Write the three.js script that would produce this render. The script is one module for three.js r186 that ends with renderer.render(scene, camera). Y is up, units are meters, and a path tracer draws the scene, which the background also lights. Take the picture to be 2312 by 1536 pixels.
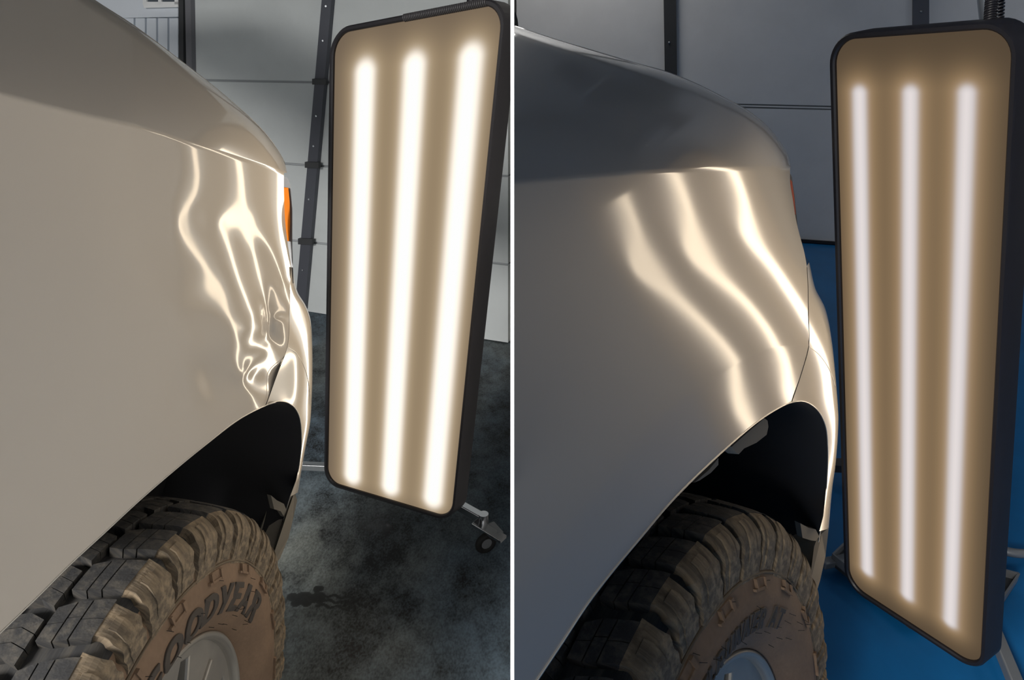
import * as THREE from 'three';
import { mergeGeometries, toCreasedNormals } from 'three/addons/utils/BufferGeometryUtils.js';
import { RoundedBoxGeometry } from 'three/addons/geometries/RoundedBoxGeometry.js';
import { TextGeometry } from 'three/addons/geometries/TextGeometry.js';
import { FontLoader } from 'three/addons/loaders/FontLoader.js';
import { RectAreaLightUniformsLib } from 'three/addons/lights/RectAreaLightUniformsLib.js';
RectAreaLightUniformsLib.init();

// ---------------------------------------------------------------- camera, light, exposure
const scene = new THREE.Scene();
scene.background = new THREE.Color(0x000000);
const FOCAL = 1600, MX = 1156, MY = 768, EYE = 1.54, PITCH = 24 * Math.PI / 180;
const camera = new THREE.PerspectiveCamera(2 * Math.atan(768 / FOCAL) * 180 / Math.PI, 2312 / 1536, 0.05, 60);
camera.position.set(0, EYE, 0);
camera.rotation.x = -PITCH;
const renderer = new THREE.WebGLRenderer();
renderer.toneMapping = THREE.LinearToneMapping;
renderer.toneMappingExposure = 1.0;
renderer.shadowMap.enabled = true;
const LAMP_COLOR = new THREE.Color().setRGB(1, 0.80, 0.55);
const LEFT_BAR = 7.5, RIGHT_BAR = 5.5;          // radiance of the light bars behind the two diffusers
const FILL_LIGHTS = [                              // added fill lights shaped as tube fittings: place, size, radiance
  { at: [-2.2, 2.93, 2.4], size: [1.2, 1.8], power: 80, label: 'added fill light shaped as a white ceiling fitting over the mottled concrete floor' },
  { at: [4.6, 2.93, -1.6], size: [0.6, 1.8], power: 5, label: 'added fill light shaped as a white ceiling fitting at the side of the blue floor' },
  { at: [0.3, 2.93, -5.1], size: [0.4, 0.9], power: 8, label: 'added fill light shaped as a white ceiling fitting between partition and grey garage door' },
];

// ---------------------------------------------------------------- helpers
const V = (x, y, z) => new THREE.Vector3(x, y, z);
const SP = Math.sin(PITCH), CP = Math.cos(PITCH);
const world = (x, y, z) => V(x, EYE + y * CP + z * SP, -y * SP + z * CP);     // camera axes -> world
const dirOf = (px, py) => [(px - MX) / FOCAL, -(py - MY) / FOCAL, -1];
const at = (px, py, t) => { const d = dirOf(px, py); return world(d[0] * t, d[1] * t, -t); };
const wdir = (px, py) => at(px, py, 1).sub(camera.position);
const onHeight = (px, py, y = 0) => { const d = wdir(px, py); return camera.position.clone().addScaledVector(d, (y - EYE) / d.y); };
const onPlane = (px, py, p0, n) => { const d = wdir(px, py); const k = n.dot(p0.clone().sub(camera.position)) / n.dot(d); return camera.position.clone().addScaledVector(d, k); };
let seed = 7;
const rnd = () => { seed = (seed * 16807) % 2147483647; return (seed - 1) / 2147483646; };
const clamp = (v, a, b) => Math.min(b, Math.max(a, v));
const sstep = (a, b, x) => { const t = clamp((x - a) / (b - a), 0, 1); return t * t * (3 - 2 * t); };
const mix = (a, b, t) => a + (b - a) * t;
const used = {};
function numbered(name) { const n = used[name] = (used[name] ?? -1) + 1; return n ? `${name}_${String(n).padStart(3, '0')}` : name; }
function tag(o, label, category, group) { o.userData.label = label; o.userData.category = category; if (group) o.userData.group = group; return o; }
function thing(name, label, category, base, group) {
  const o = new THREE.Group(); o.name = numbered(name); o.position.copy(base); scene.add(o); tag(o, label, category, group); return o;
}
const originOf = (o) => { const v = V(0, 0, 0); while (o && o !== scene) { v.add(o.position); o = o.parent; } return v; };
function part(name, geometry, material, parent, label) {     // geometry in world coordinates
  const m = new THREE.Mesh(geometry, material); m.name = name; m.castShadow = m.receiveShadow = true;
  m.position.copy(originOf(parent)).negate(); parent.add(m);
  if (label) m.userData.label = label;
  return m;
}
function sub(name, geometry, material, parent) {             // geometry in the parent's own axes
  const m = new THREE.Mesh(geometry, material); m.name = name; m.castShadow = m.receiveShadow = true; parent.add(m); return m;
}
function structure(name, geometry, material, label) {
  const m = new THREE.Mesh(geometry, material); m.name = name; m.castShadow = m.receiveShadow = true; m.userData.kind = 'structure';
  if (label) m.userData.label = label;
  scene.add(m); return m;
}
const clean = (g) => { const o = g.index ? g.toNonIndexed() : g; for (const k of Object.keys(o.attributes)) if (!['position', 'normal', 'uv'].includes(k)) o.deleteAttribute(k); if (!o.attributes.uv) o.setAttribute('uv', new THREE.BufferAttribute(new Float32Array(o.attributes.position.count * 2), 2)); return o; };
const merge = (list) => mergeGeometries(list.map(clean));
function boxBetween(a, b, w, h, up = V(0, 1, 0), r = 0) {    // a bar from a to b, w across and h along "up"
  const L = a.distanceTo(b), z = b.clone().sub(a).normalize(), x = up.clone().cross(z).normalize(), y = z.clone().cross(x);
  const g = r ? new RoundedBoxGeometry(w, h, L, 2, r) : new THREE.BoxGeometry(w, h, L);
  g.applyMatrix4(new THREE.Matrix4().makeBasis(x, y, z).setPosition(a.clone().add(b).multiplyScalar(0.5)));
  return g;
}
function rod(a, b, r, seg = 16) {
  const L = a.distanceTo(b), g = new THREE.CylinderGeometry(r, r, L, seg);
  g.applyQuaternion(new THREE.Quaternion().setFromUnitVectors(V(0, 1, 0), b.clone().sub(a).normalize()));
  const c = a.clone().add(b).multiplyScalar(0.5); g.translate(c.x, c.y, c.z); return g;
}
const tubeOf = (pts, r, n = 120, closed = false, radial = 10) => new THREE.TubeGeometry(new THREE.CatmullRomCurve3(pts, closed, 'centripetal'), n, r, radial, closed);
function noise2(size, seed0, cells, oct) {                   // tiling value noise, 0..1
  let s = seed0; const rr = () => { s = (s * 16807) % 2147483647; return s / 2147483647; };
  const out = new Float32Array(size * size); let amp = 1, tot = 0;
  for (let o = 0, c = cells; o < oct; o++, c *= 2) {
    const g = new Float32Array(c * c); for (let i = 0; i < g.length; i++) g[i] = rr();
    for (let y = 0; y < size; y++) for (let x = 0; x < size; x++) {
      const fx = x / size * c, fy = y / size * c, ix = Math.floor(fx), iy = Math.floor(fy), u = fx - ix, v = fy - iy;
      const su = u * u * (3 - 2 * u), sv = v * v * (3 - 2 * v), X = (ix + 1) % c, Y = (iy + 1) % c;
      out[y * size + x] += amp * mix(mix(g[iy * c + ix], g[iy * c + X], su), mix(g[Y * c + ix], g[Y * c + X], su), sv);
    }
    tot += amp; amp *= 0.55;
  }
  for (let i = 0; i < out.length; i++) out[i] /= tot;
  return out;
}
function texture(size, fill, srgb, h = size) {               // fill(x, y) -> [r, g, b] 0..255
  const d = new Uint8Array(size * h * 4);
  for (let y = 0; y < h; y++) for (let x = 0; x < size; x++) { const c = fill(x, y), k = (y * size + x) * 4; d[k] = clamp(c[0], 0, 255); d[k + 1] = clamp(c[1], 0, 255); d[k + 2] = clamp(c[2], 0, 255); d[k + 3] = 255; }
  const t = new THREE.DataTexture(d, size, h); t.magFilter = THREE.LinearFilter; t.minFilter = THREE.LinearFilter; t.wrapS = t.wrapT = THREE.RepeatWrapping;
  if (srgb) t.colorSpace = THREE.SRGBColorSpace;
  t.needsUpdate = true; return t;
}
const srgb8 = (l) => 255 * (l <= 0.0031308 ? 12.92 * l : 1.055 * Math.pow(l, 1 / 2.4) - 0.055);

// ---------------------------------------------------------------- materials
const nA = noise2(512, 11, 8, 6), nB = noise2(512, 23, 16, 5), nC = noise2(512, 71, 128, 2), nD = noise2(512, 5, 4, 5);
const fineBump = texture(512, (x, y) => { const v = 255 * nC[y * 512 + x]; return [v, v, v]; });
const coarseBump = texture(512, (x, y) => { const v = 255 * nB[y * 512 + x]; return [v, v, v]; });
const M = {};
const std = (o) => new THREE.MeshStandardMaterial(o);
const lin = (r, g, b) => new THREE.Color().setRGB(r, g, b);
M.paint = new THREE.MeshPhysicalMaterial({ color: lin(0.54, 0.50, 0.45), metalness: 0.6, roughness: 0.75, clearcoat: 1, clearcoatRoughness: 0.07, side: THREE.DoubleSide });
M.paintRight = new THREE.MeshPhysicalMaterial({ color: lin(0.46, 0.45, 0.43), metalness: 0.65, roughness: 0.5, clearcoat: 1, clearcoatRoughness: 0.09, side: THREE.DoubleSide });
M.liner = std({ color: lin(0.008, 0.008, 0.01), roughness: 0.9, side: THREE.DoubleSide });
M.lip = new THREE.MeshPhysicalMaterial({ color: lin(0.5, 0.48, 0.44), metalness: 0.6, roughness: 0.35, clearcoat: 1, clearcoatRoughness: 0.1 });
M.dirtyPlastic = std({ color: lin(0.16, 0.145, 0.12), roughness: 0.85, bumpMap: coarseBump, bumpScale: 0.002, side: THREE.DoubleSide });
const rubberMap = texture(512, (x, y) => { const k = y * 512 + x, d = clamp((nB[k] - 0.35) * 2.4, 0, 1), f = nC[k]; const b = 38 + 12 * f; return [b + 32 * d, b + 28 * d, b + 1 + 21 * d]; }, true);
rubberMap.repeat.set(2, 2);
M.rubber = std({ map: rubberMap, roughness: 0.82, bumpMap: fineBump, bumpScale: 0.0004 });
const dustMap = texture(512, (x, y) => { const k = y * 512 + x, d = clamp((nB[k] - 0.3) * 2.4, 0, 1), f = nC[k]; return [80 + 46 * d + 16 * f, 71 + 40 * d + 14 * f, 59 + 31 * d + 12 * f]; }, true);
dustMap.repeat.set(2, 2);
M.dusty = std({ map: dustMap, roughness: 0.9, bumpMap: fineBump, bumpScale: 0.0006 });
const wallMap = texture(512, (x, y) => { const k = y * 512 + x, d = nA[k], f = nC[k]; return [96 + 28 * d + 10 * f, 78 + 23 * d + 8 * f, 62 + 18 * d + 7 * f]; }, true);
wallMap.repeat.set(3, 3);
M.sidewall = std({ map: wallMap, roughness: 0.8, bumpMap: fineBump, bumpScale: 0.0002 });
M.darkRubber = std({ color: lin(0.009, 0.009, 0.009), roughness: 0.8 });
M.letter = std({ color: lin(0.05, 0.04, 0.032), roughness: 0.75 });
const rimMap = texture(512, (x, y) => { const k = y * 512 + x, d = nB[k]; return [140 + 36 * d, 136 + 34 * d, 130 + 30 * d]; }, true);
M.alloy = std({ map: rimMap, metalness: 0.55, roughness: 0.42 });
M.blackPlastic = std({ color: lin(0.012, 0.011, 0.014), roughness: 0.45 });
M.ribbed = std({ color: lin(0.035, 0.033, 0.036), roughness: 0.5 });
M.chrome = std({ color: lin(0.62, 0.63, 0.65), metalness: 1, roughness: 0.18 });
M.steel = std({ color: lin(0.55, 0.60, 0.66), metalness: 0.9, roughness: 0.28 });
M.greyMetal = std({ color: lin(0.28, 0.29, 0.30), metalness: 0.5, roughness: 0.45 });
M.darkMetal = std({ color: lin(0.06, 0.062, 0.066), metalness: 0.3, roughness: 0.5 });
M.amber = new THREE.MeshPhysicalMaterial({ color: lin(0.66, 0.17, 0.004), roughness: 0.7, specularIntensity: 0.4 });
M.redAmber = new THREE.MeshPhysicalMaterial({ color: lin(0.45, 0.10, 0.05), roughness: 0.25, clearcoat: 1, clearcoatRoughness: 0.05 });
M.lens = new THREE.MeshPhysicalMaterial({ color: lin(0.10, 0.10, 0.10), roughness: 0.45, clearcoat: 0.3, clearcoatRoughness: 0.2 });
const doorMap = texture(512, (x, y) => { const k = y * 512 + x, d = nD[k], f = nB[k]; const b = 196 + 16 * d + 8 * f; return [b - 6, b - 1, b]; }, true);
M.door = std({ map: doorMap, roughness: 0.6 });
const doorMapR = texture(512, (x, y) => { const k = y * 512 + x, d = nD[k], f = nB[k]; const b = 214 + 14 * d + 8 * f; return [b - 2, b - 1, b]; }, true);
M.doorRight = std({ map: doorMapR, roughness: 0.6 });
M.strut = std({ color: lin(0.095, 0.10, 0.12), roughness: 0.5, metalness: 0.3 });
M.strutGrey = std({ color: lin(0.19, 0.19, 0.21), roughness: 0.5, metalness: 0.2 });
M.strutDark = std({ color: lin(0.045, 0.047, 0.05), roughness: 0.55 });
M.bolt = std({ color: lin(0.34, 0.36, 0.38), roughness: 0.35, metalness: 0.8 });
M.white = std({ color: lin(0.86, 0.87, 0.88), roughness: 0.6 });
M.siding = std({ color: lin(0.72, 0.77, 0.84), roughness: 0.6 });
M.wall = std({ color: lin(0.30, 0.30, 0.30), roughness: 0.9 });
M.ceiling = std({ color: lin(0.45, 0.45, 0.45), roughness: 0.95 });
M.glass = std({ color: lin(0.10, 0.12, 0.14), roughness: 0.15 });

// ---------------------------------------------------------------- the room: floors, walls, ceiling, added partition
const wallL = [onHeight(700, 705), onHeight(1152, 778)], wallR = [onHeight(1815, 548), onHeight(2312, 582)];
const vertical = ([a, b]) => { const d = b.clone().sub(a).normalize(); return { p: a, d, n: V(-d.z, 0, d.x).multiplyScalar(d.x > 0 ? 1 : -1) }; };
const PL = vertical(wallL), PR = vertical(wallR);
const stainAt = onHeight(690, 1352), floorStain = [];
for (let k = 0; k < 46; k++) { const a = rnd() * 6.28, r = Math.sqrt(rnd()); floorStain.push([stainAt.x + r * 0.052 * Math.cos(a), stainAt.z + r * 0.022 * Math.sin(a), 0.005 + 0.011 * rnd()]); }
for (let k = 0; k < 10; k++) floorStain.push([stainAt.x + 0.018 + 0.016 * rnd(), stainAt.z - 0.028 - 0.016 * rnd(), 0.005 + 0.006 * rnd()]);
for (const [o, n] of [[-0.016, 46], [0.004, 50], [0.024, 38]]) for (let k = 0; k < n; k++) floorStain.push([stainAt.x + 0.04 + k * 0.003, stainAt.z + o + k * 0.0004 + 0.005 * Math.sin(k * 0.45 + o * 90), 0.0035 + 0.002 * rnd()]);
const blotches = []; for (let k = 0; k < 26; k++) blotches.push([-1.3 + 1.3 * rnd(), -2.6 + 1.9 * rnd(), 0.05 + 0.16 * rnd()]);
const FW = 3.6, FD = 5.6;                                   // the left floor's textured area, metres
const floorMap = texture(1536, (x, y) => {
  const X = -FW + x / 1536 * FW, Z = -FD + 1 + y / 1536 * FD, k = ((y * 1) % 512) * 512 + (x % 512), k2 = ((y * 3) % 512) * 512 + ((x * 3) % 512), k3 = (Math.floor(y * 0.33) % 512) * 512 + Math.floor(x * 0.33) % 512;
  let v = 0.50 + 0.7 * (nA[k3] - 0.5) + 1.0 * (nB[k] - 0.5) + 0.75 * (nC[k2] - 0.5) + 0.5 * (nB[k2] - 0.5), warm = clamp((nD[k3] - 0.42) * 3, 0, 1);
  for (const [bx, bz, r] of blotches) { const d = Math.hypot(X - bx, Z - bz) / r + (nA[k] - 0.5) * 1.6; if (d < 1) v -= 0.2 * (1 - d); }
  if (Math.abs(X - stainAt.x) < 0.25 && Math.abs(Z - stainAt.z) < 0.12) for (const [sx, sz, r] of floorStain) { const d = Math.hypot(X - sx, Z - sz) / r; if (d < 1) v = Math.min(v, 0.08 + 0.05 * d); }
  v = clamp(v, 0.03, 1);
  return [srgb8(v * mix(0.125, 0.20, warm)), srgb8(v * mix(0.175, 0.20, warm)), srgb8(v * mix(0.22, 0.16, warm))];
}, true);
const floorRough = texture(512, (x, y) => { const v = 110 + 120 * nA[y * 512 + x]; return [v, v, v]; });
const floorBlue = texture(1024, (x, y) => {
  const k = (y % 512) * 512 + (x % 512), k3 = (y >> 1) * 512 + (x >> 1);
  const v = 0.85 + 0.35 * (nA[k3] - 0.5) + 0.25 * (nB[k] - 0.5), worn = clamp((nD[k3] - 0.66) * 6, 0, 1) * clamp((nB[k] - 0.4) * 4, 0, 1);
  return [srgb8(v * mix(0.008, 0.05, worn)), srgb8(v * mix(0.16, 0.18, worn)), srgb8(v * mix(0.42, 0.30, worn))];
}, true);
function floorGeo(x0, x1, z0, z1) {
  const g = new THREE.BoxGeometry(x1 - x0, 0.12, z1 - z0); g.translate((x0 + x1) / 2, -0.06, (z0 + z1) / 2);
  const p = g.attributes.position, uv = g.attributes.uv;
  for (let i = 0; i < p.count; i++) uv.setXY(i, (p.getX(i) + FW) / FW, (p.getZ(i) + FD - 1) / FD);
  return g;
}
structure('floor', floorGeo(-4.2, 0, -6.2, 4), std({ map: floorMap, roughness: 1, roughnessMap: floorRough, bumpMap: coarseBump, bumpScale: 0.003 }), 'dark mottled bare concrete floor with wet stains');
structure('floor_001', floorGeo(0, 5.6, -6.2, 4), std({ map: floorBlue, roughness: 0.42, bumpMap: coarseBump, bumpScale: 0.001 }), 'blue painted concrete floor');
const slab = (w, h, d, x, y, z) => { const g = new THREE.BoxGeometry(w, h, d); g.translate(x, y, z); return g; };
structure('ceiling', slab(9.8, 0.12, 10.4, 0.7, 3.06, -1.1), M.ceiling);
structure('wall_left', slab(0.12, 3, 10.4, -4.26, 1.5, -1.1), M.wall);
structure('wall_right', slab(0.12, 3, 10.4, 5.66, 1.5, -1.1), M.wall);
structure('wall_back', slab(9.8, 3, 0.12, 0.7, 1.5, 4.06), M.wall);
structure('wall_front', slab(9.8, 3, 0.12, 0.7, 1.5, -6.26), M.wall);
{ // added partition sheet, pale to bounce lamp light onto the left truck; its raked front edge carries a white strip
  const zAt = (y, t) => -(t + (y - EYE) * SP) / CP, T = 0.44, s = new THREE.Shape();
  s.moveTo(-zAt(0, T), 0); s.lineTo(6.1, 0); s.lineTo(6.1, 3); s.lineTo(-zAt(3, T), 3); s.closePath();
  const g = new THREE.ExtrudeGeometry(s, { depth: 0.0018, bevelEnabled: false }); g.rotateY(Math.PI / 2); g.translate(-0.0009, 0, 0);
  structure('wall_added', g, std({ color: lin(0.72, 0.70, 0.67), roughness: 0.8 }), 'thin partition sheet added between the two work bays, pale to bounce lamp light');
  const a = V(0.0002, 0, zAt(0, T)), b = V(0.0002, 2.9, zAt(2.9, T));
  structure('added_trim_1', boxBetween(a, b, 0.0023, 0.004, V(0, SP, CP)), M.white, 'narrow white strip on the added partition, standing in for the gap between the views');  // added strip standing in for the white gap between the two views
}

// ---------------------------------------------------------------- added fill lights on the ceiling
for (const c of FILL_LIGHTS) {                                   // built facing down at the origin, then hung
  const hang = new THREE.Matrix4(); if (c.wall) hang.makeRotationZ(-Math.PI / 2); hang.setPosition(...c.at);
  const o = thing('fill_light', c.label, 'light', V(...c.at)), put = (g) => g.applyMatrix4(hang);
  part('housing', put(new RoundedBoxGeometry(c.size[0] + 0.04, 0.05, c.size[1] + 0.05, 2, 0.01).translate(0, 0.045, 0)), M.white, o);
  for (const k of [-1, 1]) part('fill_tube', put(new THREE.CylinderGeometry(0.02, 0.02, c.size[1], 16).rotateX(Math.PI / 2).translate(k * 0.06, 0.005, 0)), std({ color: 0xffffff, emissive: lin(1, 0.97, 0.93), emissiveIntensity: 1.5 }), o);
  const l = new THREE.RectAreaLight(lin(1, 0.97, 0.93), c.power, c.size[0], c.size[1]);
  l.matrixAutoUpdate = true; l.rotation.x = -Math.PI / 2; l.position.set(0, -0.02, 0); l.updateMatrix(); l.applyMatrix4(hang); scene.add(l);
}

// ---------------------------------------------------------------- garage doors: panels between seams, struts, bolts
function quadPanel(px, plane, back, thick, grow = 0) {       // a slab in a wall plane whose front outline is given by pixels
  const q = px.map(([x, y]) => onPlane(x, y, plane.p.clone().addScaledVector(plane.n, -back), plane.n));
  const pos = [], uv = [], idx = [], n = plane.n;
  for (const s of [0, 1]) for (const p of q) { const w = p.clone().addScaledVector(n, -s * thick); pos.push(w.x, w.y, w.z); uv.push(p.clone().sub(plane.p).dot(plane.d) * 0.5, p.y * 0.5); }
  const k = q.length; for (let i = 1; i < k - 1; i++) { idx.push(0, i, i + 1); idx.push(k, k + i + 1, k + i); }
  for (let i = 0; i < k; i++) { const j = (i + 1) % k; idx.push(i, k + i, j, j, k + i, k + j); }
  const g = new THREE.BufferGeometry(); g.setAttribute('position', new THREE.Float32BufferAttribute(pos, 3)); g.setAttribute('uv', new THREE.Float32BufferAttribute(uv, 2)); g.setIndex(idx);
  const f = g.toNonIndexed(); f.computeVertexNormals(); return f;
}
M.door.side = M.doorRight.side = M.strut.side = M.strutGrey.side = M.strutDark.side = M.siding.side = M.white.side = M.glass.side = THREE.DoubleSide;
const lineY = (p, x) => { for (let i = 1; i < p.length; i++) if (x <= p[i][0] || i === p.length - 1) { const [a, b] = [p[i - 1], p[i]]; return a[1] + (b[1] - a[1]) * (x - a[0]) / (b[0] - a[0]); } };
{ // left: sectional door seen past the truck
  const seams = [[[380, -8], [1150, -6]], [[380, 180], [735, 186], [1150, 200]], [[380, 352], [690, 373], [1150, 398]], [[380, 515], [690, 546], [1150, 598]], [[380, 660], [690, 705], [1150, 777]]];
  const top = [[380, -130], [1150, -135]];
  const d = thing('garage_door', 'pale grey sectional garage door behind the dented silver truck', 'door', PL.p);
  const strutX = (y) => 737 - 0.0885 * y, strutX0 = (y) => 424 + 0.02 * y;
  const rows = [top, ...seams], cols = [strutX0, strutX, () => 1147];
  for (let r = 0; r < 5; r++) for (let c = 0; c < 2; c++) {
    const gap = 2.6, xa = cols[c], xb = cols[c + 1], yT = (x) => lineY(rows[r], x) + gap, yB = (x) => lineY(rows[r + 1], x) - gap;
    const ya = yT(600), yb = yB(600), P = [[xa(ya), 0], [xb(ya), 0], [xb(yb), 0], [xa(yb), 0]];
    P[0][1] = yT(P[0][0]); P[1][1] = yT(P[1][0]); P[2][1] = yB(P[2][0]); P[3][1] = yB(P[3][0]);
    part('door_panel', quadPanel(P, PL, 0, 0.04), M.door, d);
  }
  part('seam_strip', quadPanel([[416, -130], [1147, -130], [1147, 774], [418, 664]], PL, 0.012, 0.02), std({ color: lin(0.36, 0.38, 0.40), roughness: 0.6, side: THREE.DoubleSide }), d, 'grey recessed seams between the panels');
  for (const [f, w0, w1, m] of [[strutX, 22, 22, M.strut], [strutX0, 13, 12, M.strutGrey]]) {
    const s = part('strut', quadPanel([[f(-130) - w0 / 2, -130], [f(-130) + w0 / 2, -130], [f(680) + w1 / 2, 700], [f(680) - w1 / 2, 697]], PL, -0.03, 0.03), m, d);
    if (m === M.strut) for (const y of [14, 92, 185, 262, 330, 372, 450, 546, 610]) {
      const p = onPlane(f(y), y, PL.p.clone().addScaledVector(PL.n, 0.032), PL.n), g = new THREE.CylinderGeometry(0.0045, 0.0055, 0.008, 8); g.rotateX(Math.PI / 2); g.translate(p.x, p.y, p.z);
      const b = new THREE.Mesh(g, M.bolt); b.name = 'bolt'; s.add(b);
    }
    if (m === M.strut) for (const y of [185, 373, 546]) { const x = f(y), h = new THREE.Mesh(quadPanel([[x - 16, y - 7], [x + 15, y - 6], [x + 15, y + 7], [x - 16, y + 6]], PL, -0.045, 0.02), M.strutDark); h.name = 'hinge'; s.add(h); }
  }
  structure('trim_2', quadPanel([[403, -120], [413, -120], [417, 640], [407, 640]], PL, -0.02, 0.06), M.strutDark, 'dark jamb beside the pale garage door');
  // the white boarded wall and small window beyond the jamb
  const w = thing('board_siding', 'bluish white vertical board siding with small window beside dark jamb', 'siding', onPlane(330, 300, PL.p, PL.n));
  part('upper_board', quadPanel([[120, -120], [402, -120], [402, 38], [120, 44]], PL, 0.0, 0.03), M.siding, w);
  for (let x = 255; x < 400; x += 25.5) part('board', quadPanel([[x, 41], [Math.min(402, x + 21), 41], [Math.min(402, x + 21), 190], [x, 190]], PL, 0.008, 0.03), M.siding, w);
  part('backing', quadPanel([[120, 30], [402, 30], [402, 190], [120, 190]], PL, 0.022, 0.03), std({ color: lin(0.42, 0.47, 0.53), roughness: 0.7, side: THREE.DoubleSide }), w);
  const win = part('window_frame', merge([quadPanel([[322, 4], [402, 4], [402, 16], [325, 18]], PL, -0.02, 0.03), quadPanel([[322, -110], [331, -110], [331, 10], [322, 10]], PL, -0.02, 0.03), quadPanel([[357, -110], [364, -110], [364, 10], [357, 10]], PL, -0.02, 0.03), quadPanel([[394, -110], [402, -110], [402, 10], [394, 10]], PL, -0.02, 0.03)]), M.white, w);
  for (const [a, b] of [[331, 357], [364, 394]]) { const g = new THREE.Mesh(quadPanel([[a, -110], [b, -110], [b, 5], [a, 5]], PL, -0.012, 0.006), M.glass); g.name = 'pane'; win.add(g); }
}
{ // right
  const d = thing('garage_door', 'dim grey sectional garage door above the blue floor', 'door', PR.p);
  const rows = [[[1100, -400], [2400, -420]], [[1100, 226], [2400, 256]], [[1100, 497], [2400, 586]]];
  const cols = [(y) => 1166, (y) => 1512 + 0.03 * y, (y) => 2080, (y) => 2360];
  for (let r = 0; r < 2; r++) for (let c = 0; c < 3; c++) {
    const gap = r ? 4 : 7, P = [[cols[c](-200), 0], [cols[c + 1](-200), 0], [cols[c + 1](400), 0], [cols[c](400), 0]];
    P.forEach((p, i) => { p[1] = i < 2 ? lineY(rows[r], p[0]) + (r ? 5 : 0) : lineY(rows[r + 1], p[0]) - (r ? 3 : 5); });
    part('door_panel', quadPanel(P, PR, 0, 0.04), M.doorRight, d);
  }
  part('seam_strip', quadPanel([[1166, -390], [2380, -390], [2380, 583], [1166, 497]], PR, 0.010, 0.02), std({ color: lin(0.22, 0.23, 0.24), roughness: 0.6, side: THREE.DoubleSide }), d, 'recessed double seam');
  part('seam_rib', quadPanel([[1166, 226 - 1], [2380, 256 - 1], [2380, 256 + 2], [1166, 226 + 2]], PR, 0.0, 0.012), M.doorRight, d);
  part('bottom_seal', quadPanel([[1166, 495], [2380, 582], [2380, 588], [1166, 501]], PR, -0.02, 0.03), M.blackPlastic, d, 'black rubber strip along the bottom edge');
  const s1 = part('strut', quadPanel([[1492, -390], [1522, -390], [1531, 420], [1505, 420]], PR, -0.035, 0.03), M.strutDark, d, 'black strut');
  part('strut', quadPanel([[2062, -390], [2098, -390], [2098, 420], [2062, 420]], PR, -0.035, 0.03), M.strut, d, 'grey strut');
  for (const [x, y] of [[1511, 96], [2080, 26]]) { const p = onPlane(x, y, PR.p.clone().addScaledVector(PR.n, 0.037), PR.n), g = new THREE.SphereGeometry(0.009, 10, 8); g.translate(p.x, p.y, p.z); const b = new THREE.Mesh(g, M.bolt); b.name = 'bolt'; s1.add(b); }
}

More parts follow.
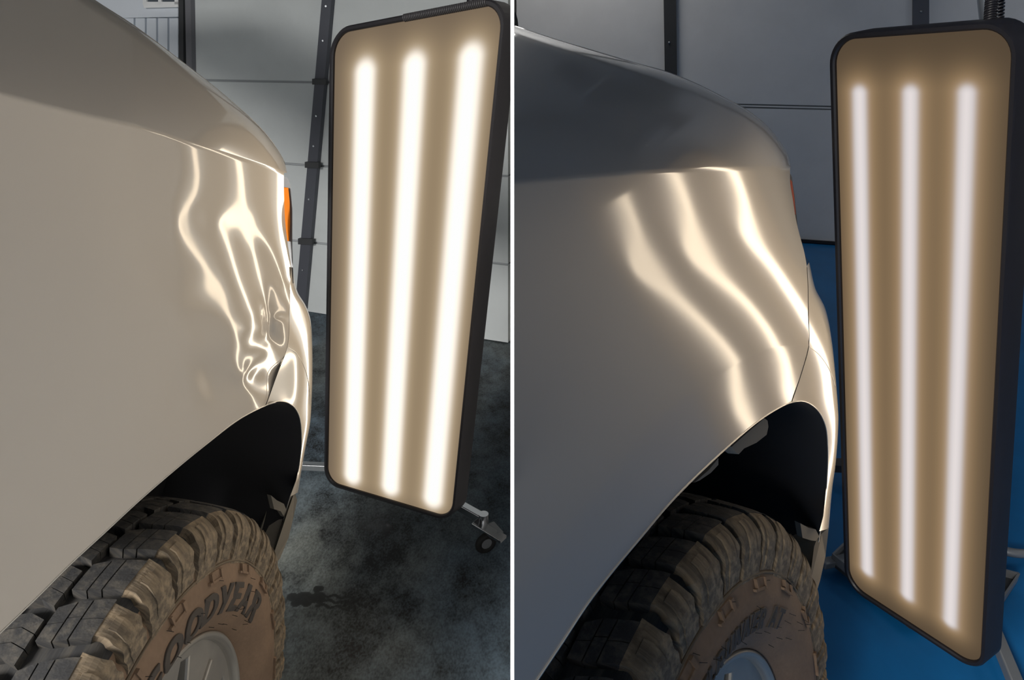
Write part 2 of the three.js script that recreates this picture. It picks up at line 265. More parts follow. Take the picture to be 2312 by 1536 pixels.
// ---------------------------------------------------------------- the two inspection lights
function quadFrom(px, scale) {                               // the parallelogram in camera axes whose corners fall on four pixels (TL, TR, BR, BL)
  const r = px.map(([x, y]) => dirOf(x, y)), m = new THREE.Matrix3().set(r[0][0], -r[1][0], r[2][0], r[0][1], -r[1][1], r[2][1], r[0][2], -r[1][2], r[2][2]).invert();
  const t3 = V(...r[3]).applyMatrix3(m), t = [t3.x, t3.y, t3.z, 1];
  const P = r.map((d, i) => V(...d).multiplyScalar(t[i])), k = scale / P[0].distanceTo(P[3]);
  return P.map((p) => p.multiplyScalar(k));
}
const lampL = quadFrom([[749.5, 66], [1153, -12], [1029, 1180], [735, 1091]], 1.26);
const lampR = quadFrom([[1876, 76], [2311, 41], [2229, 1528], [1911, 1319]], 1.26);
function buildLamp(quad, o) {
  const W = quad.map((p) => world(p.x, p.y, p.z)), ex = W[1].clone().sub(W[0]), ey = W[3].clone().sub(W[0]);
  const w = ex.length(), h = ey.length(); let n = ex.clone().cross(ey).normalize(); if (n.dot(camera.position.clone().sub(W[0])) < 0) n.negate();
  const pt = (a, b, z = 0) => W[0].clone().addScaledVector(ex, a).addScaledVector(ey, b).addScaledVector(n, z);
  const lamp = thing('inspection_light', o.label, 'lamp', pt(0.5, 1));
  const outline = (ins, rad, z, N = 9) => {                  // rounded outline, ins metres inside the edge
    const out = [], ia = ins / w, ib = ins / h, ra = rad / w, rb = rad / h;
    for (const [ca, cb, s] of [[1 - ia - ra, ib + rb, -90], [1 - ia - ra, 1 - ib - rb, 0], [ia + ra, 1 - ib - rb, 90], [ia + ra, ib + rb, 180]])
      for (let k = 0; k <= N; k++) { const f = (s + 90 * k / N) * Math.PI / 180; out.push(pt(ca + ra * Math.cos(f), cb + rb * Math.sin(f), z)); }
    return out;
  };
  const R = o.corner, fr = o.frame;
  const dense = (ins, rad, z) => { const c = outline(ins, rad, z), out = []; c.forEach((p, i) => { const q = c[(i + 1) % c.length], k = i % 10 === 9 ? 24 : 1; for (let j = 0; j < k; j++) out.push(p.clone().lerp(q, j / k)); }); return out; };
  const ring = (rows) => {                                   // closed band through several outlines
    const pos = [], idx = [], k = rows[0].length; rows.forEach((r) => r.forEach((p) => pos.push(p.x, p.y, p.z)));
    for (let r = 0; r < rows.length - 1; r++) for (let i = 0; i < k; i++) { const j = (i + 1) % k; idx.push(r * k + i, (r + 1) * k + i, r * k + j, r * k + j, (r + 1) * k + i, (r + 1) * k + j); }
    const g = new THREE.BufferGeometry(); g.setAttribute('position', new THREE.Float32BufferAttribute(pos, 3)); g.setIndex(idx); g.computeVertexNormals(); return toCreasedNormals(g, 0.7);
  };
  const black = M.blackPlastic.clone(); black.side = THREE.DoubleSide;
  part('frame', ring([[fr, 0], [fr, 0.006], [fr * 0.75, 0.009], [fr * 0.25, 0.009], [0, 0.005], [0, -o.depth], [0.012, -o.depth - 0.006]].map(([i, z]) => dense(i, Math.max(0.012, R - i), z))), black, lamp, 'black rubber edged frame');
  // diffuser with the glow of its three bars
  const bars = o.bars, TW = 256, TH = 768;
  const map = texture(TW, (x, y) => {
    const a = x / (TW - 1), b = y / (TH - 1); let core = 0, glow = 0;
    for (const c of bars) {
      const e = Math.max(0, (o.end0 - b), b - o.end1) * h / w, d = Math.hypot(a - c, e);
      core += 1 / (1 + Math.exp((d - o.core) / o.soft)); glow += Math.exp(-Math.pow(d / o.glowW, 1.35));
    }
    const g = Math.min(1.15, glow), base = o.base, l = [0, 1, 2].map((i) => base[i] + o.glow[i] * g + o.coreC[i] * Math.min(1, core));
    return l.map((v) => srgb8(Math.min(1, v)));
  }, true, TH);
  map.wrapS = map.wrapT = THREE.ClampToEdgeWrapping;
  const ol = dense(fr * 0.9, Math.max(0.01, R - fr), 0.001), pos = [], uv = [], idx = [], nrm = [], c0 = pt(0.5, 0.5, 0.001), all = [c0, ...ol];
  for (const p of all) {
    const d = p.clone().sub(W[0]), exx = ex.dot(ex), eyy = ey.dot(ey), exy = ex.dot(ey), A = d.dot(ex), B = d.dot(ey), det = exx * eyy - exy * exy;
    pos.push(p.x, p.y, p.z); nrm.push(n.x, n.y, n.z); uv.push((A * eyy - B * exy) / det, (B * exx - A * exy) / det);
  }
  for (let i = 1; i < all.length; i++) idx.push(0, i, i === all.length - 1 ? 1 : i + 1);
  const g = new THREE.BufferGeometry(); g.setAttribute('position', new THREE.Float32BufferAttribute(pos, 3)); g.setAttribute('normal', new THREE.Float32BufferAttribute(nrm, 3)); g.setAttribute('uv', new THREE.Float32BufferAttribute(uv, 2)); g.setIndex(idx);
  part('diffuser', g, new THREE.MeshStandardMaterial({ color: lin(0.1, 0.1, 0.1), roughness: 0.55, emissive: 0xffffff, emissiveMap: map, emissiveIntensity: 1, side: THREE.DoubleSide }), lamp, 'glowing milky diffuser over three light bars');
  part('back_cover', ring([[0.012, -o.depth - 0.006], [w * 0.3, -o.depth - 0.012], [w * 0.48, -o.depth - 0.012]].map(([i, z]) => dense(i, Math.max(0.012, R * 0.6 - i * 0.1), z))), black, lamp);
  const Y = ey.clone().normalize().negate(), Z = n.clone().negate(), X = Y.clone().cross(Z).normalize(), Y2 = Z.clone().cross(X);
  for (const c of bars) {
    const l = new THREE.RectAreaLight(LAMP_COLOR, o.radiance, o.barW, h * (o.end1 - o.end0 + 0.02));
    l.position.copy(pt(c, (o.end0 + o.end1) / 2, 0.012)); l.quaternion.setFromRotationMatrix(new THREE.Matrix4().makeBasis(X, Y2, Z)); scene.add(l);
  }
  return { lamp, pt, w, h, n, ex, ey };
}
const LL = buildLamp(lampL, { label: 'tall white glowing panel light with three wide bars beside the dented fender', corner: 0.062, frame: 0.0125, depth: 0.04, bars: [0.225, 0.525, 0.835], end0: 0.085, end1: 0.955, core: 0.062, soft: 0.012, glowW: 0.09, base: [0.155, 0.115, 0.08], glow: [0.60, 0.45, 0.25], coreC: [0.6, 0.66, 0.72], radiance: LEFT_BAR, barW: 0.02 });
const LR = buildLamp(lampR, { label: 'tall glowing panel light with three narrow bars beside the smooth repaired fender', corner: 0.055, frame: 0.0115, depth: 0.045, bars: [0.175, 0.475, 0.765], end0: 0.085, end1: 0.935, core: 0.042, soft: 0.010, glowW: 0.09, base: [0.085, 0.060, 0.038], glow: [0.45, 0.295, 0.15], coreC: [0.24, 0.36, 0.52], radiance: RIGHT_BAR, barW: 0.018 });

// ---------------------------------------------------------------- sheet metal
// A panel is a smooth cubic spline of inverse distance over the view; the stripes of light that a body man reads on it fix its slopes,
// so the fit below bends the sheet until it mirrors each light bar where the photograph shows its image.
class Sheet {
  constructor(x0, y0, x1, y1, g, plane) { this.x0 = x0 - 2 * g; this.y0 = y0 - 2 * g; this.g = g; this.nx = Math.ceil((x1 - x0) / g) + 6; this.ny = Math.ceil((y1 - y0) / g) + 6; this.c = new Float64Array(this.nx * this.ny); for (let j = 0; j < this.ny; j++) for (let i = 0; i < this.nx; i++) this.c[j * this.nx + i] = plane(this.x0 + i * g, this.y0 + j * g); }
  stencil(x, y) {
    const fx = (x - this.x0) / this.g, fy = (y - this.y0) / this.g, i = clamp(Math.floor(fx), 1, this.nx - 3), j = clamp(Math.floor(fy), 1, this.ny - 3), u = fx - i, v = fy - j;
    const b = (t) => [(1 - t) ** 3 / 6, (3 * t ** 3 - 6 * t * t + 4) / 6, (-3 * t ** 3 + 3 * t * t + 3 * t + 1) / 6, t ** 3 / 6], d = (t) => [-((1 - t) ** 2) / 2, (3 * t * t - 4 * t) / 2, (-3 * t * t + 2 * t + 1) / 2, t * t / 2];
    const bx = b(u), by = b(v), dx = d(u), dy = d(v), id = new Int32Array(16), w = new Float64Array(16), wx = new Float64Array(16), wy = new Float64Array(16);
    for (let m = 0; m < 4; m++) for (let n = 0; n < 4; n++) { const k = m * 4 + n; id[k] = (j - 1 + m) * this.nx + i - 1 + n; w[k] = bx[n] * by[m]; wx[k] = dx[n] * by[m] / this.g; wy[k] = bx[n] * dy[m] / this.g; }
    return { id, w, wx, wy };
  }
  eval(x, y) { const s = this.stencil(x, y); let q = 0, qx = 0, qy = 0; for (let k = 0; k < 16; k++) { const c = this.c[s.id[k]]; q += c * s.w[k]; qx += c * s.wx[k]; qy += c * s.wy[k]; } return [q, qx, qy]; }
  static mirror(x, y, q, qx, qy, line) {                     // sine of the angle between the mirrored ray and the plane through the point and a bar
    const a = (x - MX) / FOCAL, b = -(y - MY) / FOCAL, n1 = qx * FOCAL, n2 = -qy * FOCAL, n3 = a * n1 + b * n2 - q, nn = n1 * n1 + n2 * n2 + n3 * n3, k = 2 * q / nn;
    let r1 = a - k * n1, r2 = b - k * n2, r3 = -1 - k * n3; const rl = Math.hypot(r1, r2, r3);
    const p1 = line.p.x - a / q, p2 = line.p.y - b / q, p3 = line.p.z + 1 / q, d = line.d;
    const m1 = p2 * d.z - p3 * d.y, m2 = p3 * d.x - p1 * d.z, m3 = p1 * d.y - p2 * d.x, ml = Math.hypot(m1, m2, m3);
    return (r1 * m1 + r2 * m2 + r3 * m3) / rl / ml;
  }
  fit(stripes, fixed, stiff, rounds = 10, cg = 300) {
    const rows = stripes.map((s) => ({ ...s, st: this.stencil(s.x, s.y) })), fx = fixed.map((s) => ({ ...s, st: this.stencil(s.x, s.y) })), N = this.c.length, { nx, ny } = this, c = this.c;
    const lam = new Float64Array(N); for (let j = 0; j < ny; j++) for (let i = 0; i < nx; i++) lam[j * nx + i] = stiff(this.x0 + i * this.g, this.y0 + j * this.g) ** 2;
    const bend = (v, out) => {
      for (let j = 0; j < ny; j++) for (let i = 0; i < nx; i++) {
        const k = j * nx + i;
        if (i > 0 && i < nx - 1) { const d = (v[k - 1] - 2 * v[k] + v[k + 1]) * lam[k]; out[k - 1] += d; out[k] -= 2 * d; out[k + 1] += d; }
        if (j > 0 && j < ny - 1) { const d = (v[k - nx] - 2 * v[k] + v[k + nx]) * lam[k]; out[k - nx] += d; out[k] -= 2 * d; out[k + nx] += d; }
        if (i < nx - 1 && j < ny - 1) { const d = (v[k] - v[k + 1] - v[k + nx] + v[k + nx + 1]) * lam[k] * 1.4; out[k] += d; out[k + 1] -= d; out[k + nx] -= d; out[k + nx + 1] += d; }
      }
    };
    let rms = 0;
    for (let it = 0; it < rounds; it++) {
      const grad = new Float64Array(N), diag = new Float64Array(N).fill(1e-4); rms = 0; let cnt = 0;
      bend(c, grad); for (let k = 0; k < N; k++) diag[k] += 20 * lam[k];
      for (const r of rows) {
        let q = 0, qx = 0, qy = 0; for (let k = 0; k < 16; k++) { const v = c[r.st.id[k]]; q += v * r.st.w[k]; qx += v * r.st.wx[k]; qy += v * r.st.wy[k]; }
        const f = Sheet.mirror(r.x, r.y, q, qx, qy, r.line), eq = 1e-5, es = 1e-7;
        const gq = (Sheet.mirror(r.x, r.y, q + eq, qx, qy, r.line) - f) / eq, gx = (Sheet.mirror(r.x, r.y, q, qx + es, qy, r.line) - f) / es, gy = (Sheet.mirror(r.x, r.y, q, qx, qy + es, r.line) - f) / es;
        r.J ??= new Float64Array(16); for (let k = 0; k < 16; k++) { r.J[k] = r.w * (gq * r.st.w[k] + gx * r.st.wx[k] + gy * r.st.wy[k]); grad[r.st.id[k]] += r.J[k] * r.w * f; diag[r.st.id[k]] += r.J[k] ** 2; }
        rms += f * f; cnt++;
      }
      for (const r of fx) { let q = 0; for (let k = 0; k < 16; k++) q += c[r.st.id[k]] * r.st.w[k]; for (let k = 0; k < 16; k++) { grad[r.st.id[k]] += r.w * r.w * (q - r.q) * r.st.w[k]; diag[r.st.id[k]] += (r.w * r.st.w[k]) ** 2; } }
      rms = Math.sqrt(rms / Math.max(1, cnt));
      const x = new Float64Array(N), res = grad.map((v) => -v), z = new Float64Array(N), p = new Float64Array(N), Ap = new Float64Array(N); let rz = 0;
      for (let k = 0; k < N; k++) { z[k] = res[k] / diag[k]; p[k] = z[k]; rz += res[k] * z[k]; }
      for (let n = 0; n < cg && rz > 1e-18; n++) {
        Ap.fill(0); bend(p, Ap); for (let k = 0; k < N; k++) Ap[k] += 1e-4 * p[k];
        for (const r of rows) { let v = 0; for (let k = 0; k < 16; k++) v += r.J[k] * p[r.st.id[k]]; for (let k = 0; k < 16; k++) Ap[r.st.id[k]] += r.J[k] * v; }
        for (const r of fx) { let v = 0; for (let k = 0; k < 16; k++) v += r.st.w[k] * p[r.st.id[k]]; v *= r.w * r.w; for (let k = 0; k < 16; k++) Ap[r.st.id[k]] += r.st.w[k] * v; }
        let pa = 0; for (let k = 0; k < N; k++) pa += p[k] * Ap[k]; const al = rz / pa; let rz2 = 0;
        for (let k = 0; k < N; k++) { x[k] += al * p[k]; res[k] -= al * Ap[k]; z[k] = res[k] / diag[k]; rz2 += res[k] * z[k]; }
        const be = rz2 / rz; rz = rz2; for (let k = 0; k < N; k++) p[k] = z[k] + be * p[k];
      }
      for (let k = 0; k < N; k++) c[k] += x[k];
    }
    return rms;
  }
}
function along(pts, step) { const out = []; for (let i = 1; i < pts.length; i++) { const [a, b] = [pts[i - 1], pts[i]], L = Math.hypot(b[0] - a[0], b[1] - a[1]), k = Math.max(1, Math.round(L / step)); for (let j = 0; j < k; j++) out.push([mix(a[0], b[0], j / k), mix(a[1], b[1], j / k)]); } out.push(pts[pts.length - 1]); return out; }
function smoothPoly(pts, n) { const c = new THREE.CatmullRomCurve3(pts.map(([x, y]) => V(x, y, 0)), false, 'centripetal'); return c.getSpacedPoints(n).map((p) => [p.x, p.y]); }
function evenPoly(pts, n) { const L = [0]; for (let i = 1; i < pts.length; i++) L.push(L[i - 1] + Math.hypot(pts[i][0] - pts[i - 1][0], pts[i][1] - pts[i - 1][1])); return Array.from({ length: n + 1 }, (_, k) => { const s = L[L.length - 1] * k / n; let i = 1; while (i < L.length - 1 && L[i] < s) i++; const f = (s - L[i - 1]) / (L[i] - L[i - 1]); return [mix(pts[i - 1][0], pts[i][0], f), mix(pts[i - 1][1], pts[i][1], f)]; }); }
const barLine = (quad, a) => ({ p: quad[0].clone().lerp(quad[1], a), d: quad[3].clone().sub(quad[0]).normalize() });
const planeQ = (nw, p0) => {                                 // inverse distance of a world plane as a function of the pixel
  const k = nw.dot(p0.clone().sub(camera.position)); return (x, y) => nw.dot(wdir(x, y)) / k;
};
const normalAt = (x, y, [q, qx, qy]) => { const a = (x - MX) / FOCAL, b = -(y - MY) / FOCAL, n1 = qx * FOCAL, n2 = -qy * FOCAL; return world(-n1, -n2, -(a * n1 + b * n2 - q)).sub(camera.position).normalize(); };
function coons(top, right, bottom, left, nu, nv) {           // pixel grid between four boundary lines
  const T = smoothPoly(top, nu), B = smoothPoly(bottom, nu), L = smoothPoly(left, nv), R = smoothPoly(right, nv), out = [];
  for (let j = 0; j <= nv; j++) { const row = []; for (let i = 0; i <= nu; i++) { const u = i / nu, v = j / nv, p = [0, 0]; for (const k of [0, 1]) p[k] = (1 - v) * T[i][k] + v * B[i][k] + (1 - u) * L[j][k] + u * R[j][k] - ((1 - u) * (1 - v) * T[0][k] + u * (1 - v) * T[nu][k] + (1 - u) * v * B[0][k] + u * v * B[nu][k]); row.push(p); } out.push(row); }
  return out;
}
function gridGeo(rows, at3, nrm) {                           // rows of pixels -> mesh; at3(p) -> world point, nrm(p, i, j) -> world normal
  const pos = [], nn = [], uv = [], idx = [], nu = rows[0].length;
  rows.forEach((r, j) => r.forEach((p, i) => { const w = at3(p, i, j); pos.push(w.x, w.y, w.z); uv.push(w.z * 4 + w.x, w.y * 4); if (nrm) { const n = nrm(p, i, j); nn.push(n.x, n.y, n.z); } }));
  for (let j = 0; j < rows.length - 1; j++) for (let i = 0; i < nu - 1; i++) { const k = j * nu + i; idx.push(k, k + nu, k + 1, k + 1, k + nu, k + nu + 1); }
  const g = new THREE.BufferGeometry(); g.setAttribute('position', new THREE.Float32BufferAttribute(pos, 3)); g.setAttribute('uv', new THREE.Float32BufferAttribute(uv, 2)); g.setIndex(idx);
  if (nrm) g.setAttribute('normal', new THREE.Float32BufferAttribute(nn, 3)); else g.computeVertexNormals();
  return g;
}
const func = (f) => ({ eval: (x, y) => { const e = 0.5, q = f(x, y); return [q, (f(x + e, y) - f(x - e, y)) / (2 * e), (f(x, y + e) - f(x, y - e)) / (2 * e)]; } });
const distPoly = (pts, x, y) => { let m = 1e9; for (let i = 1; i < pts.length; i++) { const [ax, ay] = pts[i - 1], [bx, by] = pts[i], dx = bx - ax, dy = by - ay, t = clamp(((x - ax) * dx + (y - ay) * dy) / (dx * dx + dy * dy), 0, 1); m = Math.min(m, Math.hypot(x - ax - t * dx, y - ay - t * dy)); } return m; };
const ptOn = (f, x, y) => at(x, y, 1 / f.eval(x, y)[0]);
function ribbon(a, b) { return gridGeo([a, b].map((r) => r), (p) => p); }
function pxSolid(px, tOf, push) {                            // a thin solid whose front outline is given by pixels; push = world offset to its back
  const tri = THREE.ShapeUtils.triangulateShape(px.map(([x, y]) => new THREE.Vector2(x, -y)), []), k = px.length, pos = [], idx = [];
  const f = px.map(([x, y]) => at(x, y, typeof tOf === 'number' ? tOf : tOf(x, y))); for (const s of [0, 1]) for (const p of f) { const w = p.clone().addScaledVector(push, s); pos.push(w.x, w.y, w.z); }
  for (const [a, b, c] of tri) { idx.push(a, b, c, k + a, k + c, k + b); } for (let i = 0; i < k; i++) { const j = (i + 1) % k; idx.push(i, k + i, j, j, k + i, k + j); }
  let g = new THREE.BufferGeometry(); g.setAttribute('position', new THREE.Float32BufferAttribute(pos, 3)); g.setIndex(idx); g = g.toNonIndexed(); g.computeVertexNormals(); g.setAttribute('uv', new THREE.Float32BufferAttribute(new Float32Array(g.attributes.position.count * 2), 2)); return g;
}
const stripe = (pts, line, w, step = 4) => along(smoothPoly(pts, 60), step).map(([x, y]) => ({ x, y, line, w }));

// ---------------------------------------------------------------- wheel with an all-terrain tyre
const SH = 0.092, ARC = 0.030, A0 = 0.152, A1 = 1.42, SE = SH + ARC * (A1 - A0);
function profile(s) {                                        // [radius, across, normal radial, normal across] at arc length s from the crown
  const sg = Math.sign(s) || 1, u = Math.abs(s);
  if (u <= SH) { const a = A0 * u / SH; return [0.416 - 0.007 * (u / SH) ** 2, s, Math.cos(a), sg * Math.sin(a)]; }
  const a = Math.min(A1, A0 + (u - SH) / ARC); let r = 0.409 - ARC * (Math.cos(A0) - Math.cos(a)), z = SH + ARC * (Math.sin(a) - Math.sin(A0));
  if (u > SE) { r -= (u - SE) * Math.sin(A1); z += (u - SE) * Math.cos(A1); }
  return [r, sg * z, Math.cos(a), sg * Math.sin(a)];
}
const SIDE = (() => { const p = []; for (let s = SE; s < SE + 0.02; s += 0.005) { const q = profile(s); p.push([q[0], q[1]]); } const [r] = p[p.length - 1]; for (const q of [[0.318, 0.134], [0.300, 0.1365], [0.283, 0.1355], [0.266, 0.131], [0.250, 0.123], [0.238, 0.113], [0.229, 0.104], [0.222, 0.094]]) if (q[0] < r) p.push(q); return p; })();
const sideZ = (r) => { for (let i = 1; i < SIDE.length; i++) if (r >= SIDE[i][0]) { const t = (r - SIDE[i][0]) / (SIDE[i - 1][0] - SIDE[i][0]); return mix(SIDE[i][1], SIDE[i - 1][1], t); } return 0.094; };
const polar = (r, th, z) => V(r * Math.cos(th), r * Math.sin(th), z);
const onTread = (s, th, h) => { const p = profile(s); return polar(p[0] + h * p[2], th, p[1] + h * p[3]); };
const onSide = (r, th, h) => polar(r, th, sideZ(r) + h);
function pad(f, u0, u1, n, t0, t1, h, base = -0.002) {       // raised block on surface f(u, theta, height) between theta lines t0(u) and t1(u)
  const pos = [], idx = [], m = 2, hh = (u) => (typeof h === 'number' ? h : h((u - u0) / (u1 - u0)));
  const put = (p) => { pos.push(p.x, p.y, p.z); return pos.length / 3 - 1; }, top = [], bot = [];
  for (let i = 0; i <= n; i++) { const u = mix(u0, u1, i / n), a = t0(u), b = t1(u), T = [], B = []; for (let j = 0; j <= m; j++) { const th = mix(a, b, j / m); T.push(put(f(u, th, hh(u)))); B.push(put(f(u, mix(a, b, j / m * 1.06 - 0.03), base))); } top.push(T); bot.push(B); }
  for (let i = 0; i < n; i++) { for (let j = 0; j < m; j++) idx.push(top[i][j], top[i][j + 1], top[i + 1][j], top[i + 1][j], top[i][j + 1], top[i + 1][j + 1]); for (const j of [0, m]) { idx.push(top[i][j], top[i + 1][j], bot[i][j], bot[i][j], top[i + 1][j], bot[i + 1][j]); } }
  for (const i of [0, n]) for (let j = 0; j < m; j++) idx.push(top[i][j], bot[i][j], top[i][j + 1], top[i][j + 1], bot[i][j], bot[i][j + 1]);
  let g = new THREE.BufferGeometry(); g.setAttribute('position', new THREE.Float32BufferAttribute(pos, 3)); g.setIndex(idx); g = g.toNonIndexed(); g.computeVertexNormals();
  const P = g.attributes.position, uv = []; for (let i = 0; i < P.count; i++) uv.push(Math.atan2(P.getY(i), P.getX(i)) * 1.6, P.getZ(i) * 4 + Math.hypot(P.getX(i), P.getY(i)) * 4); g.setAttribute('uv', new THREE.Float32BufferAttribute(uv, 2)); return g;
}
for (const m of [M.rubber, M.dusty, M.sidewall, M.letter, M.darkRubber]) m.side = THREE.DoubleSide;
const font = await new FontLoader().loadAsync('fonts/droid/droid_sans_bold.typeface.json');
const DEG = Math.PI / 180;
function buildWheel(parent, o) {
  const axis = V(Math.cos(o.tilt) * Math.cos(o.yaw), Math.sin(o.tilt), Math.cos(o.tilt) * Math.sin(o.yaw)).normalize(), e1 = V(0, 1, 0).cross(axis).normalize(), e2 = axis.clone().cross(e1);
  const place = (m) => { m.quaternion.setFromRotationMatrix(new THREE.Matrix4().makeBasis(e1, e2, axis)); m.position.copy(o.centre).sub(originOf(parent)); m.scale.setScalar(o.scale); parent.add(m); return m; };
  // carcass: tread base, shoulders, both sidewalls
  const pr = []; for (const [r, z] of [...SIDE].reverse()) pr.push([r, -z]); for (let s = -SE + 0.004; s < SE; s += 0.006) { const p = profile(s); pr.push([p[0], p[1]]); } for (const [r, z] of SIDE) pr.push([r, z]);
  const lathe = (pts, seg = 144) => { const g = new THREE.LatheGeometry(pts.map(([r, z]) => new THREE.Vector2(r, z)), seg); g.rotateX(Math.PI / 2); return g; };
  const tyre = place(new THREE.Mesh(lathe(pr), M.sidewall)); tyre.name = 'tyre'; tyre.castShadow = tyre.receiveShadow = true; tyre.userData.label = o.tyreLabel;
  const bed = sub('tread_bed', lathe((() => { const q = []; for (let s = -SE; s <= SE; s += 0.004) { const p = profile(s); q.push([p[0] + 0.0006, p[1]]); } return q; })()), M.rubber, tyre);
  bed.userData.label = 'rubber groove floor between the tread blocks';
  const PITCHES = 36, step = 2 * Math.PI / PITCHES;
  for (let k = 0; k < PITCHES; k++) {
    const th = k * step + 0.02; const deg = ((th / DEG + 360) % 360); if (deg > 205 && deg < 335) continue;
    const lean = (s) => -(s - 0.05) * 0.9, v = (k % 2) ? 0.012 : -0.012;
    // shoulder block: cells parted by sipes
    const cells = []; const cuts = [0.046, 0.064, 0.079, 0.099], wid = 0.128;
    for (let i = 0; i < 3; i++) for (const j of [0, 1]) {
      const off = i === 0 ? 0.006 : i === 1 ? -0.006 : 0.004, g = 0.0016;
      const lo = (s) => th + lean(s) - wid / 2 + (j ? wid * 0.48 + off + g : 0) + (i === 0 && !j ? 0.014 * (0.064 - s) / 0.018 : 0) + v * 0.4;
      const hi = (s) => th + lean(s) - wid / 2 + (j ? wid : wid * 0.48 + off - g) - (i === 0 && j ? 0.012 * (0.064 - s) / 0.018 : 0) + v * 0.4;
      cells.push(pad(onTread, cuts[i] + 0.0008, cuts[i + 1] - (i === 2 ? 0 : 0.0008), i === 2 ? 4 : 2, lo, hi, 0.0150));
    }
    sub('shoulder_block', merge(cells), M.rubber, tyre);
    // scalloped lug over the shoulder
    const wl = (k % 2) ? 0.150 : 0.118, sc = (s, ph) => 0.013 * Math.abs(Math.sin((s - 0.098) * 118 + ph)) - 0.25 * (s - 0.098);
    const lug = [pad(onTread, 0.0985, 0.178 - (k % 2 ? 0 : 0.008), 16, (s) => th + lean(Math.min(s, 0.11)) - wl / 2 + sc(s, 0), (s) => th + lean(Math.min(s, 0.11)) + wl / 2 - sc(s, 0.8) * 0.8, (f) => 0.0140 - 0.0095 * f * f)];
    lug.push(pad(onTread, 0.106, 0.168, 10, (s) => th + lean(Math.min(s, 0.11)) - 0.020 + 0.3 * sc(s, 1.2), (s) => th + lean(Math.min(s, 0.11)) + 0.032 - 0.4 * sc(s, 0.2), (f) => 0.0163 - 0.0105 * f * f, 0.002));
    sub('shoulder_lug', merge(lug), M.dusty, tyre);
    // zigzag block beside the shoulder block, two more across the crown
    for (const [s0, s1, ph, w] of [[0.004, 0.041, 0.04, 0.130], [-0.042, -0.002, -0.03, 0.132], [-0.094, -0.048, 0.03, 0.136]]) {
      const c = th + ph, m = (s0 + s1) / 2, zig = (s) => 0.55 * Math.abs(s - m) * (s0 > 0 ? 1.4 : -1.2), parts3 = [];
      for (const [a, b] of [[0, 0.32], [0.345, 0.655], [0.68, 1]]) parts3.push(pad(onTread, s0, s1, 6, (s) => c - w / 2 + w * a + zig(s), (s) => c - w / 2 + w * b + zig(s), 0.0150));
      sub('crown_block', merge(parts3), M.rubber, tyre);
    }
  }
  sub('sidewall_ridge', new THREE.TorusGeometry(0.3415, 0.0022, 8, 160).translate(0, 0, sideZ(0.3415) + 0.0004), M.dusty, tyre);
  for (let k = 0; k < 18; k++) {
    const th = k * 20 * DEG + 0.06, deg = ((th / DEG) % 360); if (deg > 205 && deg < 335) continue;
    sub('sidewall_tab', merge([pad(onSide, 0.337, 0.3225, 2, () => th - 0.062, () => th - 0.040, 0.0052), pad(onSide, 0.337, 0.3225, 2, () => th + 0.040, () => th + 0.052, 0.005), pad(onSide, 0.3255, 0.322, 1, () => th - 0.05, () => th + 0.075, 0.0045), pad(onSide, 0.337, 0.3225, 2, () => th - 0.06, () => th + 0.05, 0.0022)]), k % 1 ? M.dusty : M.sidewall, tyre);
  }
  // lettering
  let ang = o.textStart;
  for (const ch of o.text) {
    if (ch !== ' ') {
      const g = new TextGeometry(ch, { font, size: o.textSize, depth: 0.0016, curveSegments: 5, bevelEnabled: true, bevelSize: 0.0006, bevelThickness: 0.0006, bevelSegments: 1 }); g.computeBoundingBox(); const bb = g.boundingBox; const wch = bb.max.x - bb.min.x;
      const half = wch * o.stretch / 2 / o.textR; ang -= half; const th = ang; ang -= half + 0.018 * o.stretch;
      const P = g.attributes.position; for (let i = 0; i < P.count; i++) { const lx = (P.getX(i) - bb.min.x - wch / 2) * o.stretch, ly = P.getY(i), a = th - lx / o.textR, r = o.textR - o.textSize / 2 + ly; const q = onSide(r, a, P.getZ(i) * 1.2 + 0.0004); P.setXYZ(i, q.x, q.y, q.z); }
      g.computeVertexNormals(); sub('raised_letter', g, M.letter, tyre);
    } else ang -= 0.06;
  }
  const hairs = []; for (let k = 0; k < 46; k++) { const th = (20 + 170 * rnd()) * DEG, r = 0.235 + 0.1 * rnd(), p = onSide(r, th, 0), q = onSide(r, th, 0).add(V(0.006 * (rnd() - 0.5), 0.006 * (rnd() - 0.5), 0.009)); const c = rod(p, q, 0.00045, 5); hairs.push(c); }
  const hm = sub('moulding_hairs', merge(hairs), M.darkRubber, tyre); hm.userData.kind = 'stuff';
  // alloy rim
  const rim = place(new THREE.Mesh(lathe([[0.222, 0.094], [0.228, 0.1], [0.2285, 0.106], [0.225, 0.109], [0.219, 0.107], [0.214, 0.098], [0.208, 0.07], [0.200, -0.06]], 120), M.alloy)); rim.name = 'alloy_wheel'; rim.castShadow = rim.receiveShadow = true; rim.material.side = THREE.DoubleSide;
  const disc = new THREE.Shape(); disc.absarc(0, 0, 0.214, 0, 2 * Math.PI, false);
  for (let k = 0; k < 6; k++) { const c = (o.spoke + k * 60) * DEG, h = new THREE.Path(), q = (r, d) => [r * Math.cos(c + d * DEG), r * Math.sin(c + d * DEG)]; h.moveTo(...q(0.196, -4)); h.lineTo(...q(0.198, 5)); h.lineTo(...q(0.10, 17)); h.lineTo(...q(0.088, 0)); h.lineTo(...q(0.10, -17)); h.closePath(); disc.holes.push(h); }
  const face = new THREE.ExtrudeGeometry(disc, { depth: 0.03, bevelEnabled: true, bevelSize: 0.004, bevelThickness: 0.005, bevelSegments: 2, curveSegments: 60 }); face.translate(0, 0, 0.06); sub('spoke_face', face, M.alloy, rim);
